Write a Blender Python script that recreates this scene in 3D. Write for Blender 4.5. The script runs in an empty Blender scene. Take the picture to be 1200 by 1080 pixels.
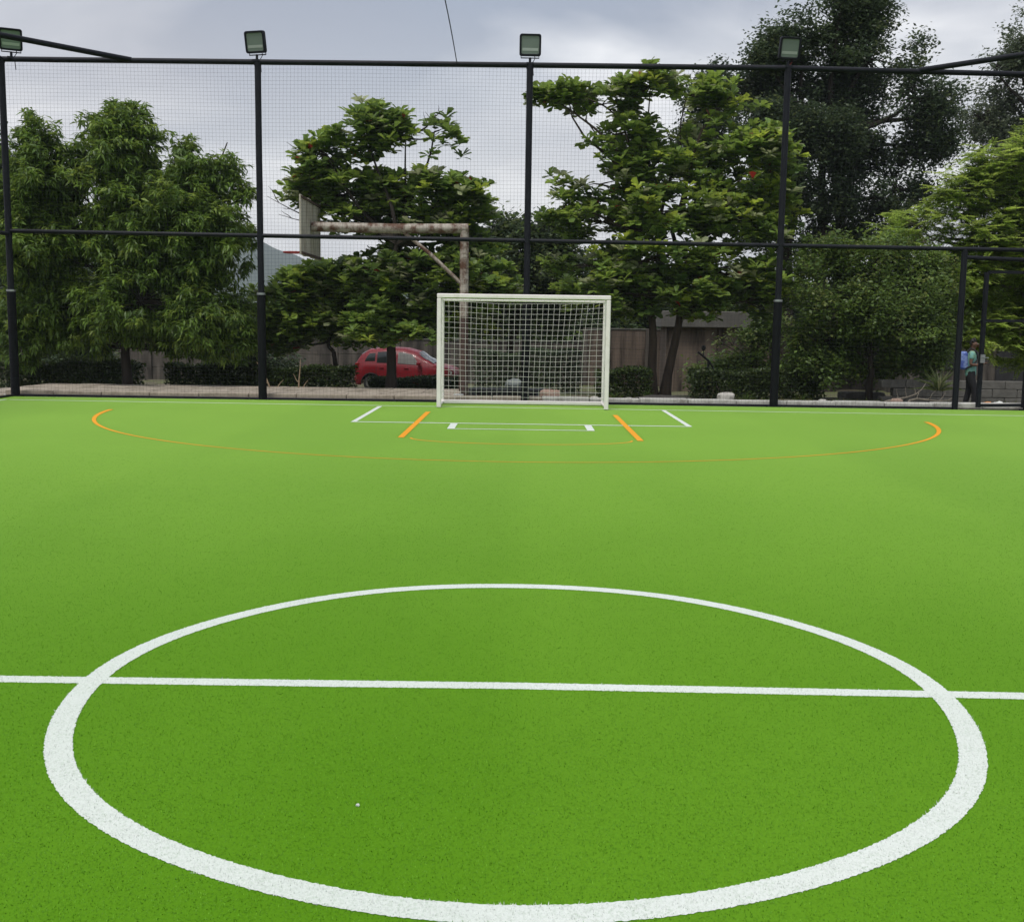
import bpy, math, random
import numpy as np
from mathutils import Matrix, Vector

random.seed(7)
rng = np.random.default_rng(11)
C = bpy.context.scene.collection
scene = bpy.context.scene

# ------------------------------------------------------------------ camera
def cam_axes(pitch, roll, yaw):
    fw = Vector((math.sin(yaw)*math.cos(pitch), math.cos(yaw)*math.cos(pitch), -math.sin(pitch)))
    r0 = Vector((math.cos(yaw), -math.sin(yaw), 0)); u0 = r0.cross(fw)
    c, s = math.cos(roll), math.sin(roll)
    return c*r0+s*u0, -s*r0+c*u0, fw
r_, u_, f_ = cam_axes(math.radians(7.196), math.radians(0.776), math.radians(-0.479))
cd = bpy.data.cameras.new('camera'); cam = bpy.data.objects.new('camera', cd); C.objects.link(cam)
cd.sensor_fit = 'HORIZONTAL'; cd.sensor_width = 36; cd.lens = 36*1279.8/1200
cd.clip_start = 0.05; cd.clip_end = 20000
cam.matrix_world = Matrix(((r_.x, u_.x, -f_.x, 0), (r_.y, u_.y, -f_.y, 0), (r_.z, u_.z, -f_.z, 1.566), (0, 0, 0, 1)))
scene.camera = cam

# ------------------------------------------------------------------ sky, sun, exposure
SUN_EL, SUN_AZ = math.radians(66), math.radians(205)      # azimuth measured from +Y towards +X
w = bpy.data.worlds.new('World'); scene.world = w; w.use_nodes = True
nt = w.node_tree; nt.nodes.clear()
def N(t, **k):
    n = nt.nodes.new(t)
    for a, b in k.items(): setattr(n, a, b)
    return n
L = nt.links.new
out = N('ShaderNodeOutputWorld'); bg = N('ShaderNodeBackground'); L(bg.outputs[0], out.inputs[0])
sky = N('ShaderNodeTexSky', sky_type='NISHITA', sun_disc=False, sun_elevation=SUN_EL, sun_rotation=SUN_AZ, air_density=1.2, dust_density=2.5)
bg.inputs[1].default_value = 0.1
tc = N('ShaderNodeTexCoord'); sep = N('ShaderNodeSeparateXYZ'); L(tc.outputs['Generated'], sep.inputs[0])
zz = N('ShaderNodeMath', operation='MAXIMUM'); L(sep.outputs[2], zz.inputs[0]); zz.inputs[1].default_value = 0.0
za = N('ShaderNodeMath', operation='ADD'); L(zz.outputs[0], za.inputs[0]); za.inputs[1].default_value = 0.16
dx = N('ShaderNodeMath', operation='DIVIDE'); L(sep.outputs[0], dx.inputs[0]); L(za.outputs[0], dx.inputs[1])
dy = N('ShaderNodeMath', operation='DIVIDE'); L(sep.outputs[1], dy.inputs[0]); L(za.outputs[0], dy.inputs[1])
cv = N('ShaderNodeCombineXYZ'); L(dx.outputs[0], cv.inputs[0]); L(dy.outputs[0], cv.inputs[1]); cv.inputs[2].default_value = 3.7
n1 = N('ShaderNodeTexNoise'); L(cv.outputs[0], n1.inputs[0]); n1.inputs['Scale'].default_value = 1.15; n1.inputs['Detail'].default_value = 5; n1.inputs['Roughness'].default_value = 0.5; n1.inputs['Distortion'].default_value = 0.35
cr = N('ShaderNodeValToRGB'); L(n1.outputs[0], cr.inputs[0])
# cloud tones (background strength is 0.1, so these are ten times the radiance)
e = cr.color_ramp.elements
e[0].position = 0.36; e[0].color = (2.8, 3.0, 3.55, 1)
e[1].position = 0.62; e[1].color = (7.2, 7.15, 7.2, 1)
e2 = cr.color_ramp.elements.new(0.5); e2.color = (4.5, 4.6, 4.95, 1)
n2 = N('ShaderNodeTexNoise'); L(cv.outputs[0], n2.inputs[0]); n2.inputs['Scale'].default_value = 0.5; n2.inputs['Detail'].default_value = 3
mr = N('ShaderNodeMapRange'); L(n2.outputs[0], mr.inputs[0]); mr.inputs[1].default_value = 0.3; mr.inputs[2].default_value = 0.65; mr.inputs[3].default_value = 0.6; mr.inputs[4].default_value = 1.0
mx = N('ShaderNodeMix', data_type='RGBA'); L(mr.outputs[0], mx.inputs[0]); L(sky.outputs[0], mx.inputs[6]); L(cr.outputs[0], mx.inputs[7])
hz_ = N('ShaderNodeMapRange', interpolation_type='SMOOTHSTEP'); L(sep.outputs[2], hz_.inputs[0]); hz_.inputs[1].default_value = 0.30; hz_.inputs[2].default_value = 0.0; hz_.inputs[3].default_value = 0.0; hz_.inputs[4].default_value = 0.75
mh = N('ShaderNodeMix', data_type='RGBA'); L(hz_.outputs[0], mh.inputs[0]); L(mx.outputs[2], mh.inputs[6]); mh.inputs[7].default_value = (6.8, 6.8, 6.8, 1)
L(mh.outputs[2], bg.inputs[0])

sd = bpy.data.lights.new('sun', 'SUN'); sd.energy = 1.5; sd.angle = math.radians(14); sd.color = (1, 0.96, 0.9)
so = bpy.data.objects.new('sun', sd); C.objects.link(so)
sdir = Vector((math.sin(SUN_AZ)*math.cos(SUN_EL), math.cos(SUN_AZ)*math.cos(SUN_EL), math.sin(SUN_EL)))
so.rotation_euler = sdir.to_track_quat('Z', 'Y').to_euler(); so.location = sdir*80

vs = scene.view_settings
vs.view_transform = 'Standard'; vs.look = 'None'; vs.gamma = 1; vs.exposure = 0.6; vs.use_curve_mapping = False
scene.render.engine = 'CYCLES'
scene.cycles.max_bounces = 6; scene.cycles.transparent_max_bounces = 12
scene.cycles.use_denoising = True

# ------------------------------------------------------------------ materials
MATS = {}
def mat(name, col, rough=0.6, var=0.12, scale=6.0, bump=0.0, bscale=None, metallic=0.0, spec=0.5, col2=None, c2s=2.0, c2lo=0.45, c2hi=0.62, stretch=None, coat=0.0, sheen=0.0):
    """principled with noise variation; col2 = second colour in patches (wear, stains)"""
    if name in MATS: return MATS[name]
    m = bpy.data.materials.new(name); m.use_nodes = True
    t = m.node_tree; b = t.nodes['Principled BSDF']; l = t.links.new
    b.inputs['Roughness'].default_value = rough; b.inputs['Metallic'].default_value = metallic
    b.inputs['Specular IOR Level'].default_value = spec
    b.inputs['Coat Weight'].default_value = coat
    b.inputs['Sheen Weight'].default_value = sheen
    c = t.nodes.new('ShaderNodeTexCoord'); mp = t.nodes.new('ShaderNodeMapping'); l(c.outputs['Object'], mp.inputs[0])
    if stretch: mp.inputs['Scale'].default_value = stretch
    n = t.nodes.new('ShaderNodeTexNoise'); l(mp.outputs[0], n.inputs[0]); n.inputs['Scale'].default_value = scale; n.inputs['Detail'].default_value = 6
    r = t.nodes.new('ShaderNodeValToRGB'); l(n.outputs[0], r.inputs[0])
    r.color_ramp.elements[0].position = 0.3; r.color_ramp.elements[1].position = 0.7
    r.color_ramp.elements[0].color = (*[v*(1-var) for v in col], 1)
    r.color_ramp.elements[1].color = (*[min(1, v*(1+var)) for v in col], 1)
    last = r.outputs[0]
    if col2:
        n3 = t.nodes.new('ShaderNodeTexNoise'); l(mp.outputs[0], n3.inputs[0]); n3.inputs['Scale'].default_value = c2s; n3.inputs['Detail'].default_value = 7; n3.inputs['Roughness'].default_value = 0.65
        q = t.nodes.new('ShaderNodeMapRange'); l(n3.outputs[0], q.inputs[0]); q.inputs[1].default_value = c2lo; q.inputs[2].default_value = c2hi
        x = t.nodes.new('ShaderNodeMix'); x.data_type = 'RGBA'; l(q.outputs[0], x.inputs[0]); l(last, x.inputs[6]); x.inputs[7].default_value = (*col2, 1)
        last = x.outputs[2]
    l(last, b.inputs['Base Color'])
    if bump:
        nb = t.nodes.new('ShaderNodeTexNoise'); l(mp.outputs[0], nb.inputs[0]); nb.inputs['Scale'].default_value = bscale or scale*4; nb.inputs['Detail'].default_value = 6
        bp = t.nodes.new('ShaderNodeBump'); bp.inputs['Strength'].default_value = bump; bp.inputs['Distance'].default_value = 0.02
        l(nb.outputs[0], bp.inputs['Height']); l(bp.outputs[0], b.inputs['Normal'])
    MATS[name] = m; return m

def leaf_mat(name, rough=0.5, trans=0.3, spec=0.35):
    m = bpy.data.materials.new(name); m.use_nodes = True
    t = m.node_tree; b = t.nodes['Principled BSDF']; l = t.links.new; o = t.nodes['Material Output']
    a = t.nodes.new('ShaderNodeAttribute'); a.attribute_name = 'Col'
    l(a.outputs[0], b.inputs['Base Color']); b.inputs['Roughness'].default_value = rough; b.inputs['Specular IOR Level'].default_value = spec
    tr = t.nodes.new('ShaderNodeBsdfTranslucent')
    hs = t.nodes.new('ShaderNodeHueSaturation'); l(a.outputs[0], hs.inputs['Color']); hs.inputs['Hue'].default_value = 0.48; hs.inputs['Value'].default_value = 1.5; l(hs.outputs[0], tr.inputs[0])
    mixs = t.nodes.new('ShaderNodeMixShader'); mixs.inputs[0].default_value = trans
    l(b.outputs[0], mixs.inputs[1]); l(tr.outputs[0], mixs.inputs[2]); l(mixs.outputs[0], o.inputs[0])
    MATS[name] = m; return m

def turf_mat(name, ca, cb, cdk, sheen=None):
    m = bpy.data.materials.new(name); m.use_nodes = True
    t = m.node_tree; b = t.nodes['Principled BSDF']; l = t.links.new
    c = t.nodes.new('ShaderNodeTexCoord')
    def noise(sc, det, st=None, ro=0.5):
        n = t.nodes.new('ShaderNodeTexNoise'); n.inputs['Scale'].default_value = sc; n.inputs['Detail'].default_value = det; n.inputs['Roughness'].default_value = ro
        if st:
            mp = t.nodes.new('ShaderNodeMapping'); mp.inputs['Scale'].default_value = st; l(c.outputs['Object'], mp.inputs[0]); l(mp.outputs[0], n.inputs[0])
        else: l(c.outputs['Object'], n.inputs[0])
        return n
    def mrg(n, a0, a1, b0, b1):
        q = t.nodes.new('ShaderNodeMapRange'); l(n.outputs[0], q.inputs[0])
        for i, v in enumerate((a0, a1, b0, b1)): q.inputs[i+1].default_value = v
        return q
    def mix(fac, A, B):
        x = t.nodes.new('ShaderNodeMix'); x.data_type = 'RGBA'; l(fac.outputs[0], x.inputs[0])
        for k, v in ((6, A), (7, B)):
            if isinstance(v, tuple): x.inputs[k].default_value = (*v, 1)
            else: l(v, x.inputs[k])
        return x.outputs[2]
    big = mrg(noise(0.5, 4, (1, 0.6, 1)), 0.35, 0.65, 0, 1)          # broad pile-direction patches
    sp = t.nodes.new('ShaderNodeSeparateXYZ'); l(c.outputs['Object'], sp.inputs[0])
    rl = t.nodes.new('ShaderNodeMath'); rl.operation = 'MULTIPLY'; l(sp.outputs[0], rl.inputs[0]); rl.inputs[1].default_value = 0.8
    rs = t.nodes.new('ShaderNodeMath'); rs.operation = 'SINE'; l(rl.outputs[0], rs.inputs[0])
    rb = mrg(rs, -0.12, 0.12, -0.28, 0.28)                              # rolls laid side by side, pile alternating
    bs = t.nodes.new('ShaderNodeMath'); bs.operation = 'ADD'; bs.use_clamp = True; l(big.outputs[0], bs.inputs[0]); l(rb.outputs[0], bs.inputs[1]); big = bs
    k = mix(big, ca, cb)
    fine = mrg(noise(95, 3, (1, 0.7, 1), 0.7), 0.36, 0.52, 1, 0)       # dark gaps between tufts
    k = mix(mrg(noise(240, 2), 0.3, 0.7, 0, 0.35), k, tuple(min(1, v*1.5) for v in ca))
    f2 = t.nodes.new('ShaderNodeMath'); f2.operation = 'MULTIPLY'; l(fine.outputs[0], f2.inputs[0]); l(mrg(noise(7, 3), 0.3, 0.7, 0.05, 0.4).outputs[0], f2.inputs[1])
    k = mix(f2, k, cdk)
    l(k, b.inputs['Base Color'])
    b.inputs['Roughness'].default_value = 0.9; b.inputs['Specular IOR Level'].default_value = 0.04
    if sheen:
        sh = t.nodes.new('ShaderNodeBsdfSheen'); sh.inputs['Color'].default_value = (*sheen, 1); sh.inputs['Roughness'].default_value = 0.24
        ad = t.nodes.new('ShaderNodeAddShader'); l(b.outputs[0], ad.inputs[0]); l(sh.outputs[0], ad.inputs[1]); l(ad.outputs[0], t.nodes['Material Output'].inputs[0])
    bp = t.nodes.new('ShaderNodeBump'); bp.inputs['Strength'].default_value = 0.35; bp.inputs['Distance'].default_value = 0.006
    l(noise(140, 3, (1, 0.8, 1), 0.7).outputs[0], bp.inputs['Height']); l(bp.outputs[0], b.inputs['Normal'])
    MATS[name] = m; return m

M = {}
M['turf'] = turf_mat('turf_green', (0.080, 0.211, 0.007), (0.103, 0.246, 0.012), (0.030, 0.105, 0.002), (0.60, 0.72, 0.25))
M['white_turf'] = turf_mat('turf_white', (0.58, 0.63, 0.58), (0.64, 0.68, 0.64), (0.22, 0.34, 0.19))
M['orange_turf'] = turf_mat('turf_orange', (0.72, 0.30, 0.03), (0.76, 0.34, 0.04), (0.4, 0.2, 0.03))
M['black'] = mat('black_powder_coat', (0.010, 0.011, 0.016), 0.5, 0.2, 9, 0.05, spec=0.18, col2=(0.02, 0.021, 0.026), c2s=3, c2lo=0.55, c2hi=0.8)
M['pad'] = mat('black_sleeve', (0.006, 0.0065, 0.009), 0.6, 0.2, 14, 0.15, spec=0.15)
M['cord'] = mat('dark_net_cord', (0.035, 0.038, 0.045), 0.8, 0.1, 20, spec=0.1)
M['white'] = mat('goal_white_paint', (0.88, 0.82, 0.81), 0.4, 0.04, 5, 0.05, col2=(0.62, 0.57, 0.50), c2s=3.0, c2lo=0.56, c2hi=0.78)
M['white_cord'] = mat('white_net_cord', (0.88, 0.84, 0.82), 0.8, 0.05, 30)
M['steel'] = mat('galvanised', (0.35, 0.36, 0.37), 0.4, 0.1, 20, metallic=0.9)
M['lamp_glass'] = mat('floodlight_glass', (0.16, 0.20, 0.18), 0.15, 0.05, 3, coat=0.6)
M['lamp_reflector'] = mat('floodlight_reflector', (0.40, 0.44, 0.42), 0.3, 0.05, 8, metallic=0.3)
M['concrete'] = mat('kerb_concrete', (0.52, 0.51, 0.47), 0.9, 0.12, 9, 0.3, 60, col2=(0.25, 0.23, 0.2), c2s=5, c2lo=0.5, c2hi=0.72)
M['concrete_tan'] = mat('kerb_concrete_tan', (0.40, 0.34, 0.27), 0.9, 0.14, 9, 0.3, 60, col2=(0.22, 0.18, 0.14), c2s=5, c2lo=0.5, c2hi=0.72)
M['path'] = mat('path_slab', (0.38, 0.33, 0.27), 0.9, 0.15, 4, 0.3, 40, col2=(0.2, 0.17, 0.13), c2s=2.5)
M['soil'] = mat('soil', (0.10, 0.085, 0.055), 0.95, 0.3, 1.3, 0.5, 14, col2=(0.10, 0.12, 0.04), c2s=0.9, c2lo=0.42, c2hi=0.6)
M['rust'] = mat('rusty_white_paint', (0.40, 0.36, 0.31), 0.7, 0.12, 6, 0.2, 30, col2=(0.10, 0.045, 0.025), c2s=5.0, c2lo=0.41, c2hi=0.6)
M['rust_dark'] = mat('rusty_brown_paint', (0.075, 0.045, 0.035), 0.75, 0.25, 6, 0.2, 30)
M['board'] = mat('weathered_board', (0.50, 0.47, 0.40), 0.85, 0.1, 7, 0.2, 40, col2=(0.26, 0.23, 0.17), c2s=2.2, c2lo=0.46, c2hi=0.64, stretch=(1, 3, 0.5))
M['ring'] = mat('ring_red', (0.30, 0.03, 0.025), 0.5, 0.2, 9)
M['wall'] = mat('stained_wall', (0.115, 0.10, 0.085), 0.92, 0.2, 3, 0.35, 25, col2=(0.035, 0.03, 0.026), c2s=1.3, c2lo=0.40, c2hi=0.62, stretch=(2.2, 2.2, 0.35))
M['wall_brown'] = mat('stained_brown_wall', (0.16, 0.122, 0.095), 0.92, 0.25, 3, 0.35, 25, col2=(0.035, 0.026, 0.02), c2s=1.5, c2lo=0.40, c2hi=0.64, stretch=(2.5, 2.5, 0.3))
M['slab'] = mat('roof_slab', (0.115, 0.11, 0.10), 0.9, 0.15, 3, 0.3, 25, col2=(0.09, 0.085, 0.075), c2s=1.2)
M['bark'] = mat('bark_dark', (0.034, 0.027, 0.021), 0.95, 0.3, 7, 0.7, 22, stretch=(1, 1, 0.3))
M['bark_brown'] = mat('bark_brown', (0.062, 0.045, 0.033), 0.95, 0.3, 7, 0.7, 22, stretch=(1, 1, 0.3))
M['bark_pale'] = mat('bark_pale', (0.20, 0.175, 0.14), 0.95, 0.25, 7, 0.5, 22, stretch=(1, 1, 0.3))
M['leaf'] = leaf_mat('leaf', 0.45, 0.38, 0.4)
M['leaf_soft'] = leaf_mat('leaf_soft', 0.6, 0.4, 0.25)
M['car_red'] = mat('car_red', (0.18, 0.006, 0.012), 0.4, 0.04, 3, spec=0.35, coat=0.2)
M['glass'] = mat('car_glass', (0.02, 0.024, 0.024), 0.08, 0.1, 3, spec=0.6)
M['shade'] = mat('window_sunshade', (0.16, 0.16, 0.15), 0.7, 0.1, 6)
M['tyre'] = mat('tyre', (0.018, 0.018, 0.018), 0.85, 0.2, 12)
M['alloy'] = mat('wheel_rim', (0.32, 0.32, 0.33), 0.35, 0.1, 9, metallic=0.8)
M['trim'] = mat('black_trim', (0.015, 0.015, 0.016), 0.55, 0.2, 9)
M['lamp_clear'] = mat('headlight_lens', (0.6, 0.6, 0.58), 0.12, 0.06, 9, coat=0.6)
M['lamp_red'] = mat('tail_lens', (0.22, 0.015, 0.012), 0.15, 0.06, 9, coat=0.6)
M['plate'] = mat('number_plate', (0.6, 0.6, 0.55), 0.5, 0.05, 9)
M['hill'] = mat('hill_forest', (0.06, 0.085, 0.06), 0.95, 0.25, 0.02)
M['stone_tan'] = mat('stone_tan', (0.33, 0.23, 0.18), 0.9, 0.15, 6, 0.5, 20)
M['stone_white'] = mat('stone_white', (0.52, 0.50, 0.46), 0.9, 0.15, 6, 0.5, 20, col2=(0.25, 0.24, 0.22), c2s=4)
M['stone_grey'] = mat('stone_grey', (0.11, 0.105, 0.095), 0.9, 0.2, 6, 0.5, 20)
M['mound'] = mat('dark_mound', (0.05, 0.045, 0.04), 0.95, 0.3, 5, 0.8, 18)
M['plastic_white'] = mat('white_plastic', (0.6, 0.62, 0.6), 0.45, 0.06, 6)
M['plastic_orange'] = mat('orange_plastic', (0.6, 0.22, 0.05), 0.45, 0.1, 6)
M['bag_grey'] = mat('pale_sack', (0.16, 0.18, 0.175), 0.6, 0.15, 9, 0.4, 20)
M['bench'] = mat('black_bench', (0.02, 0.023, 0.03), 0.35, 0.2, 6)
M['straw'] = mat('dry_stick', (0.30, 0.22, 0.14), 0.9, 0.2, 9)
M['skin'] = mat('skin', (0.13, 0.066, 0.042), 0.55, 0.08, 12)
M['shirt'] = mat('shirt_teal', (0.13, 0.32, 0.33), 0.85, 0.1, 12, 0.2, 40, col2=(0.20, 0.36, 0.24), c2s=4)
M['trouser'] = mat('trouser_black', (0.008, 0.008, 0.010), 0.85, 0.2, 12, 0.2, 40)
M['shoe'] = mat('shoe_dark', (0.03, 0.027, 0.025), 0.6, 0.2, 12)
M['hair'] = mat('hair_black', (0.012, 0.010, 0.009), 0.6, 0.3, 40, 0.5, 90)
M['eye'] = mat('eye', (0.5, 0.5, 0.48), 0.2, 0.02, 5)
M['bagblue'] = mat('backpack_blue', (0.06, 0.10, 0.36), 0.75, 0.12, 10, 0.2, 50, col2=(0.22, 0.30, 0.55), c2s=5, c2lo=0.5, c2hi=0.6)
M['phone'] = mat('phone_black', (0.01, 0.01, 0.012), 0.2, 0.1, 5)

# ------------------------------------------------------------------ mesh helpers
def tag(o, label=None, cat=None, group=None, kind=None):
    if label: o['label'] = label
    if cat: o['category'] = cat
    if group: o['group'] = group
    if kind: o['kind'] = kind
    return o
def empty(name, loc=(0, 0, 0), rz=0.0):
    o = bpy.data.objects.new(name, None); o.empty_display_size = 0.3; C.objects.link(o)
    o.location = loc; o.rotation_euler = (0, 0, rz); return o
class MB:
    def __init__(s): s.v = []; s.f = []
    def add(s, vs, fs):
        b = len(s.v); s.v += [tuple(map(float, p)) for p in vs]; s.f += [tuple(b+i for i in q) for q in fs]; return s
    def box(s, x0, x1, y0, y1, z0, z1, bev=0.0):
        if bev <= 0:
            return s.add([(x, y, z) for z in (z0, z1) for y in (y0, y1) for x in (x0, x1)],
                         [(0, 2, 3, 1), (4, 5, 7, 6), (0, 1, 5, 4), (2, 6, 7, 3), (0, 4, 6, 2), (1, 3, 7, 5)])
        b = bev; P = []
        for (z, i) in ((z0, b), (z0+b, 0), (z1-b, 0), (z1, b)):
            for (sx, sy, ex, ey) in ((0, 0, 1, 0), (1, 0, 0, 0), (1, 0, 0, 1), (1, 1, 0, 0), (1, 1, 1, 0), (0, 1, 0, 0), (0, 1, 0, 1), (0, 0, 0, 0)):
                pass
            X0, X1, Y0, Y1 = x0+i, x1-i, y0+i, y1-i
            P += [(X0+b, Y0, z), (X1-b, Y0, z), (X1, Y0+b, z), (X1, Y1-b, z), (X1-b, Y1, z), (X0+b, Y1, z), (X0, Y1-b, z), (X0, Y0+b, z)]
        F = [tuple(range(7, -1, -1)), tuple(range(24, 32))]
        for k in range(3):
            for j in range(8): F.append((k*8+j, k*8+(j+1) % 8, k*8+8+(j+1) % 8, k*8+8+j))
        return s.add(P, F)
    def tube(s, path, rad, n=8, cap=True):
        path = [Vector(p) for p in path]; m = len(path)
        if not hasattr(rad, '__len__'): rad = [rad]*m
        P = []; prev = None
        for i, p in enumerate(path):
            d = (path[min(i+1, m-1)]-path[max(i-1, 0)])
            d = d.normalized() if d.length > 1e-9 else Vector((0, 0, 1))
            a = prev if prev is not None else (Vector((0, 0, 1)) if abs(d.z) < 0.9 else Vector((1, 0, 0)))
            x = (a-d*a.dot(d)); x = x.normalized() if x.length > 1e-6 else d.orthogonal().normalized(); y = d.cross(x); prev = x
            for k in range(n):
                t = 2*math.pi*k/n; P.append(p+(x*math.cos(t)+y*math.sin(t))*rad[i])
        F = [(i*n+k, i*n+(k+1) % n, (i+1)*n+(k+1) % n, (i+1)*n+k) for i in range(m-1) for k in range(n)]
        if cap: F += [tuple(range(n-1, -1, -1)), tuple(range((m-1)*n, m*n))]
        return s.add(P, F)
    def bar(s, a, b, hx, hz=None):
        """square tube between two points"""
        hz = hz or hx; a, b = Vector(a), Vector(b); d = (b-a).normalized()
        up = Vector((0, 0, 1)) if abs(d.z) < 0.95 else Vector((0, 1, 0))
        x = d.cross(up).normalized(); y = x.cross(d)
        P = [q+x*sx*hx+y*sy*hz for q in (a, b) for (sx, sy) in ((-1, -1), (1, -1), (1, 1), (-1, 1))]
        return s.add(P, [(3, 2, 1, 0), (4, 5, 6, 7)]+[(k, (k+1) % 4, 4+(k+1) % 4, 4+k) for k in range(4)])
    def build(s, name, m, parent=None, smooth=False):
        me = bpy.data.meshes.new(name); me.from_pydata(s.v, [], s.f); me.update()
        if smooth:
            me.polygons.foreach_set('use_smooth', [True]*len(me.polygons))
            try: me.set_sharp_from_angle(angle=math.radians(42))
            except Exception: pass
        o = bpy.data.objects.new(name, me); C.objects.link(o)
        if m: me.materials.append(m)
        if parent: o.parent = parent
        return o
def np_mesh(name, V, F, m, parent=None, col=None, smooth=False):
    """V (n,3), F (k,3 or 4) arrays"""
    me = bpy.data.meshes.new(name); n = len(V); k, s = F.shape
    me.vertices.add(n); me.vertices.foreach_set('co', np.ascontiguousarray(V, np.float32).ravel())
    me.loops.add(k*s); me.loops.foreach_set('vertex_index', np.ascontiguousarray(F, np.int32).ravel())
    me.polygons.add(k); me.polygons.foreach_set('loop_start', np.arange(0, k*s, s, dtype=np.int32))
    try: me.polygons.foreach_set('loop_total', np.full(k, s, np.int32))
    except Exception: pass
    if smooth: me.polygons.foreach_set('use_smooth', np.ones(k, bool))
    me.update(calc_edges=True)
    if col is not None:
        a = me.color_attributes.new('Col', 'FLOAT_COLOR', 'POINT')
        a.data.foreach_set('color', np.concatenate([col, np.ones((n, 1))], 1).astype(np.float32).ravel())
    me.materials.append(m)
    o = bpy.data.objects.new(name, me); C.objects.link(o)
    if parent: o.parent = parent
    return o
def copy_obj(o, parent=None):
    c = o.copy(); C.objects.link(c); c.parent = parent
    for ch in list(o.children): copy_obj(ch, c)
    return c

# ------------------------------------------------------------------ ground, hill
FY = 21.55                      # the fence line behind the goal
def gz(x, y):
    """height of the ground outside the pitch"""
    if y < 22: return -0.16
    if y < 26: return -0.16-0.11*(y-22)/4
    if y < 29: return -0.27-0.03*(y-26)/3
    if y < 37: return -0.30-0.52*(y-29)/8
    return -0.82-min(0.1, (y-37)*0.01)
ys = [-900, -300, -100, -30, 0, 10, 18, 20, 22]+[22+0.5*i for i in range(1, 50)]+[50, 60, 90, 150, 300, 800, 2500, 6000]
xs = [-5000, -900, -300, -100, -50]+[-30+1.0*i for i in range(61)]+[50, 100, 300, 900, 5000]
V = []; F = []
for j, y in enumerate(ys):
    for i, x in enumerate(xs):
        rough = (random.uniform(-.035, .035) if (y > 22.8 and abs(x) < 31) else 0)
        V.append((x, y, gz(x, y)+rough))
for j in range(len(ys)-1):
    for i in range(len(xs)-1):
        a = j*len(xs)+i; F.append((a, a+1, a+1+len(xs), a+len(xs)))
g = MB().add(V, F).build('ground', M['soil'], smooth=True); tag(g, kind='structure')

hv = []; hf = []; nx, ny = 60, 14
for j in range(ny):
    for i in range(nx):
        x = -1500+1700*i/(nx-1); y = 1500+600*j/(ny-1); u = i/(nx-1)
        ridge = 150*math.exp(-((x+520)/210)**2)+70*math.exp(-((x+1000)/330)**2)+40*math.exp(-((x+150)/200)**2)
        hv.append((x, y, -2+ridge*math.sin(math.pi*min(1, j/(ny-1)*1.0))**0.8*(1+0.05*math.sin(x*0.05+j))))
for j in range(ny-1):
    for i in range(nx-1):
        a = j*nx+i; hf.append((a, a+1, a+1+nx, a+nx))
tag(MB().add(hv, hf).build('hill', M['hill'], smooth=True), kind='structure')

# ------------------------------------------------------------------ turf and markings
XL, XR = -10.1, 9.95
turf = MB().box(XL-0.02, XR+0.02, -14, 21.42, -0.17, 0.0).build('turf', M['turf']); tag(turf, kind='structure')
def jit(a): return random.uniform(-a, a)
def strip(name, pts, wd, m, z=0.004, jt=0.0016):
    """a painted band following pts, edges slightly ragged"""
    p = [Vector((a, b, 0)) for a, b in pts]; V = []; F = []
    for i, q in enumerate(p):
        d = (p[min(i+1, len(p)-1)]-p[max(i-1, 0)]).normalized(); n = Vector((-d.y, d.x, 0))
        wq = wd(i/(len(p)-1)) if callable(wd) else wd; A = q+n*(wq/2+jit(jt)); B = q-n*(wq/2+jit(jt)); V += [(A.x, A.y, z*0.35), (B.x, B.y, z*0.35)]
    F = [(2*i, 2*i+1, 2*i+3, 2*i+2) for i in range(len(p)-1)]
    return MB().add(V, F).build(name, m, turf)
def seg(a, b, st=0.06):
    n = max(2, int(math.hypot(b[0]-a[0], b[1]-a[1])/st)); return [(a[0]+(b[0]-a[0])*i/n, a[1]+(b[1]-a[1])*i/n) for i in range(n+1)]
def arc(cx, cy, r, a0, a1, st=0.03, wob=0.0):
    n = int(abs(a1-a0)*r/st); return [(cx+(r+wob*math.sin(7*t))*math.cos(t), cy+(r+wob*math.sin(7*t))*math.sin(t)) for t in (a0+(a1-a0)*i/n for i in range(n+1))]
PI = math.pi
circle = strip('centre_circle', arc(-0.01, 4.58, 1.835, 0, 2*PI, st=0.007, wob=0.006), 0.098, M['white_turf'], z=0.0055, jt=0.0028)
hl = [(-10.0, 4.57), (-2.25, 4.574), (-0.77, 4.585), (0, 4.594), (0.72, 4.586), (2.18, 4.569), (9.9, 4.55)]
half = strip('halfway_line', sum([seg(hl[i], hl[i+1], 0.008) for i in range(len(hl)-1)], []), 0.085, M['white_turf'], jt=0.0028)
strip('boundary_line', seg((-9.7, 20.55), (9.6, 20.1), 0.2), 0.06, M['white_turf'])
strip('boundary_line', seg((-9.78, 20.6), (-9.78, -13), 0.2), 0.06, M['white_turf'])
strip('boundary_line', seg((9.68, 20.1), (9.68, -13), 0.2), 0.06, M['white_turf'])
strip('penalty_box_line', seg((-2.63, 20.2), (-2.63, 17.0)), 0.08, M['white_turf'], z=0.006)
strip('penalty_box_line', seg((2.62, 20.2), (2.62, 17.0)), 0.08, M['white_turf'], z=0.006)
strip('penalty_box_line', seg((-2.67, 17.0), (2.66, 17.0)), 0.08, M['white_turf'], z=0.008)
strip('goal_box_line', seg((-1.05, 16.95), (-1.05, 16.1)), 0.11, M['white_turf'], z=0.006)
strip('goal_box_line', seg((1.03, 16.95), (1.03, 16.1)), 0.11, M['white_turf'], z=0.006)
strip('goal_box_line', seg((-1.1, 16.1), (1.08, 16.1)), 0.06, M['white_turf'], z=0.010)
strip('lane_line', seg((-1.64, 19.1), (-1.64, 14.75)), 0.085, M['orange_turf'], z=0.012)
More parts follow.
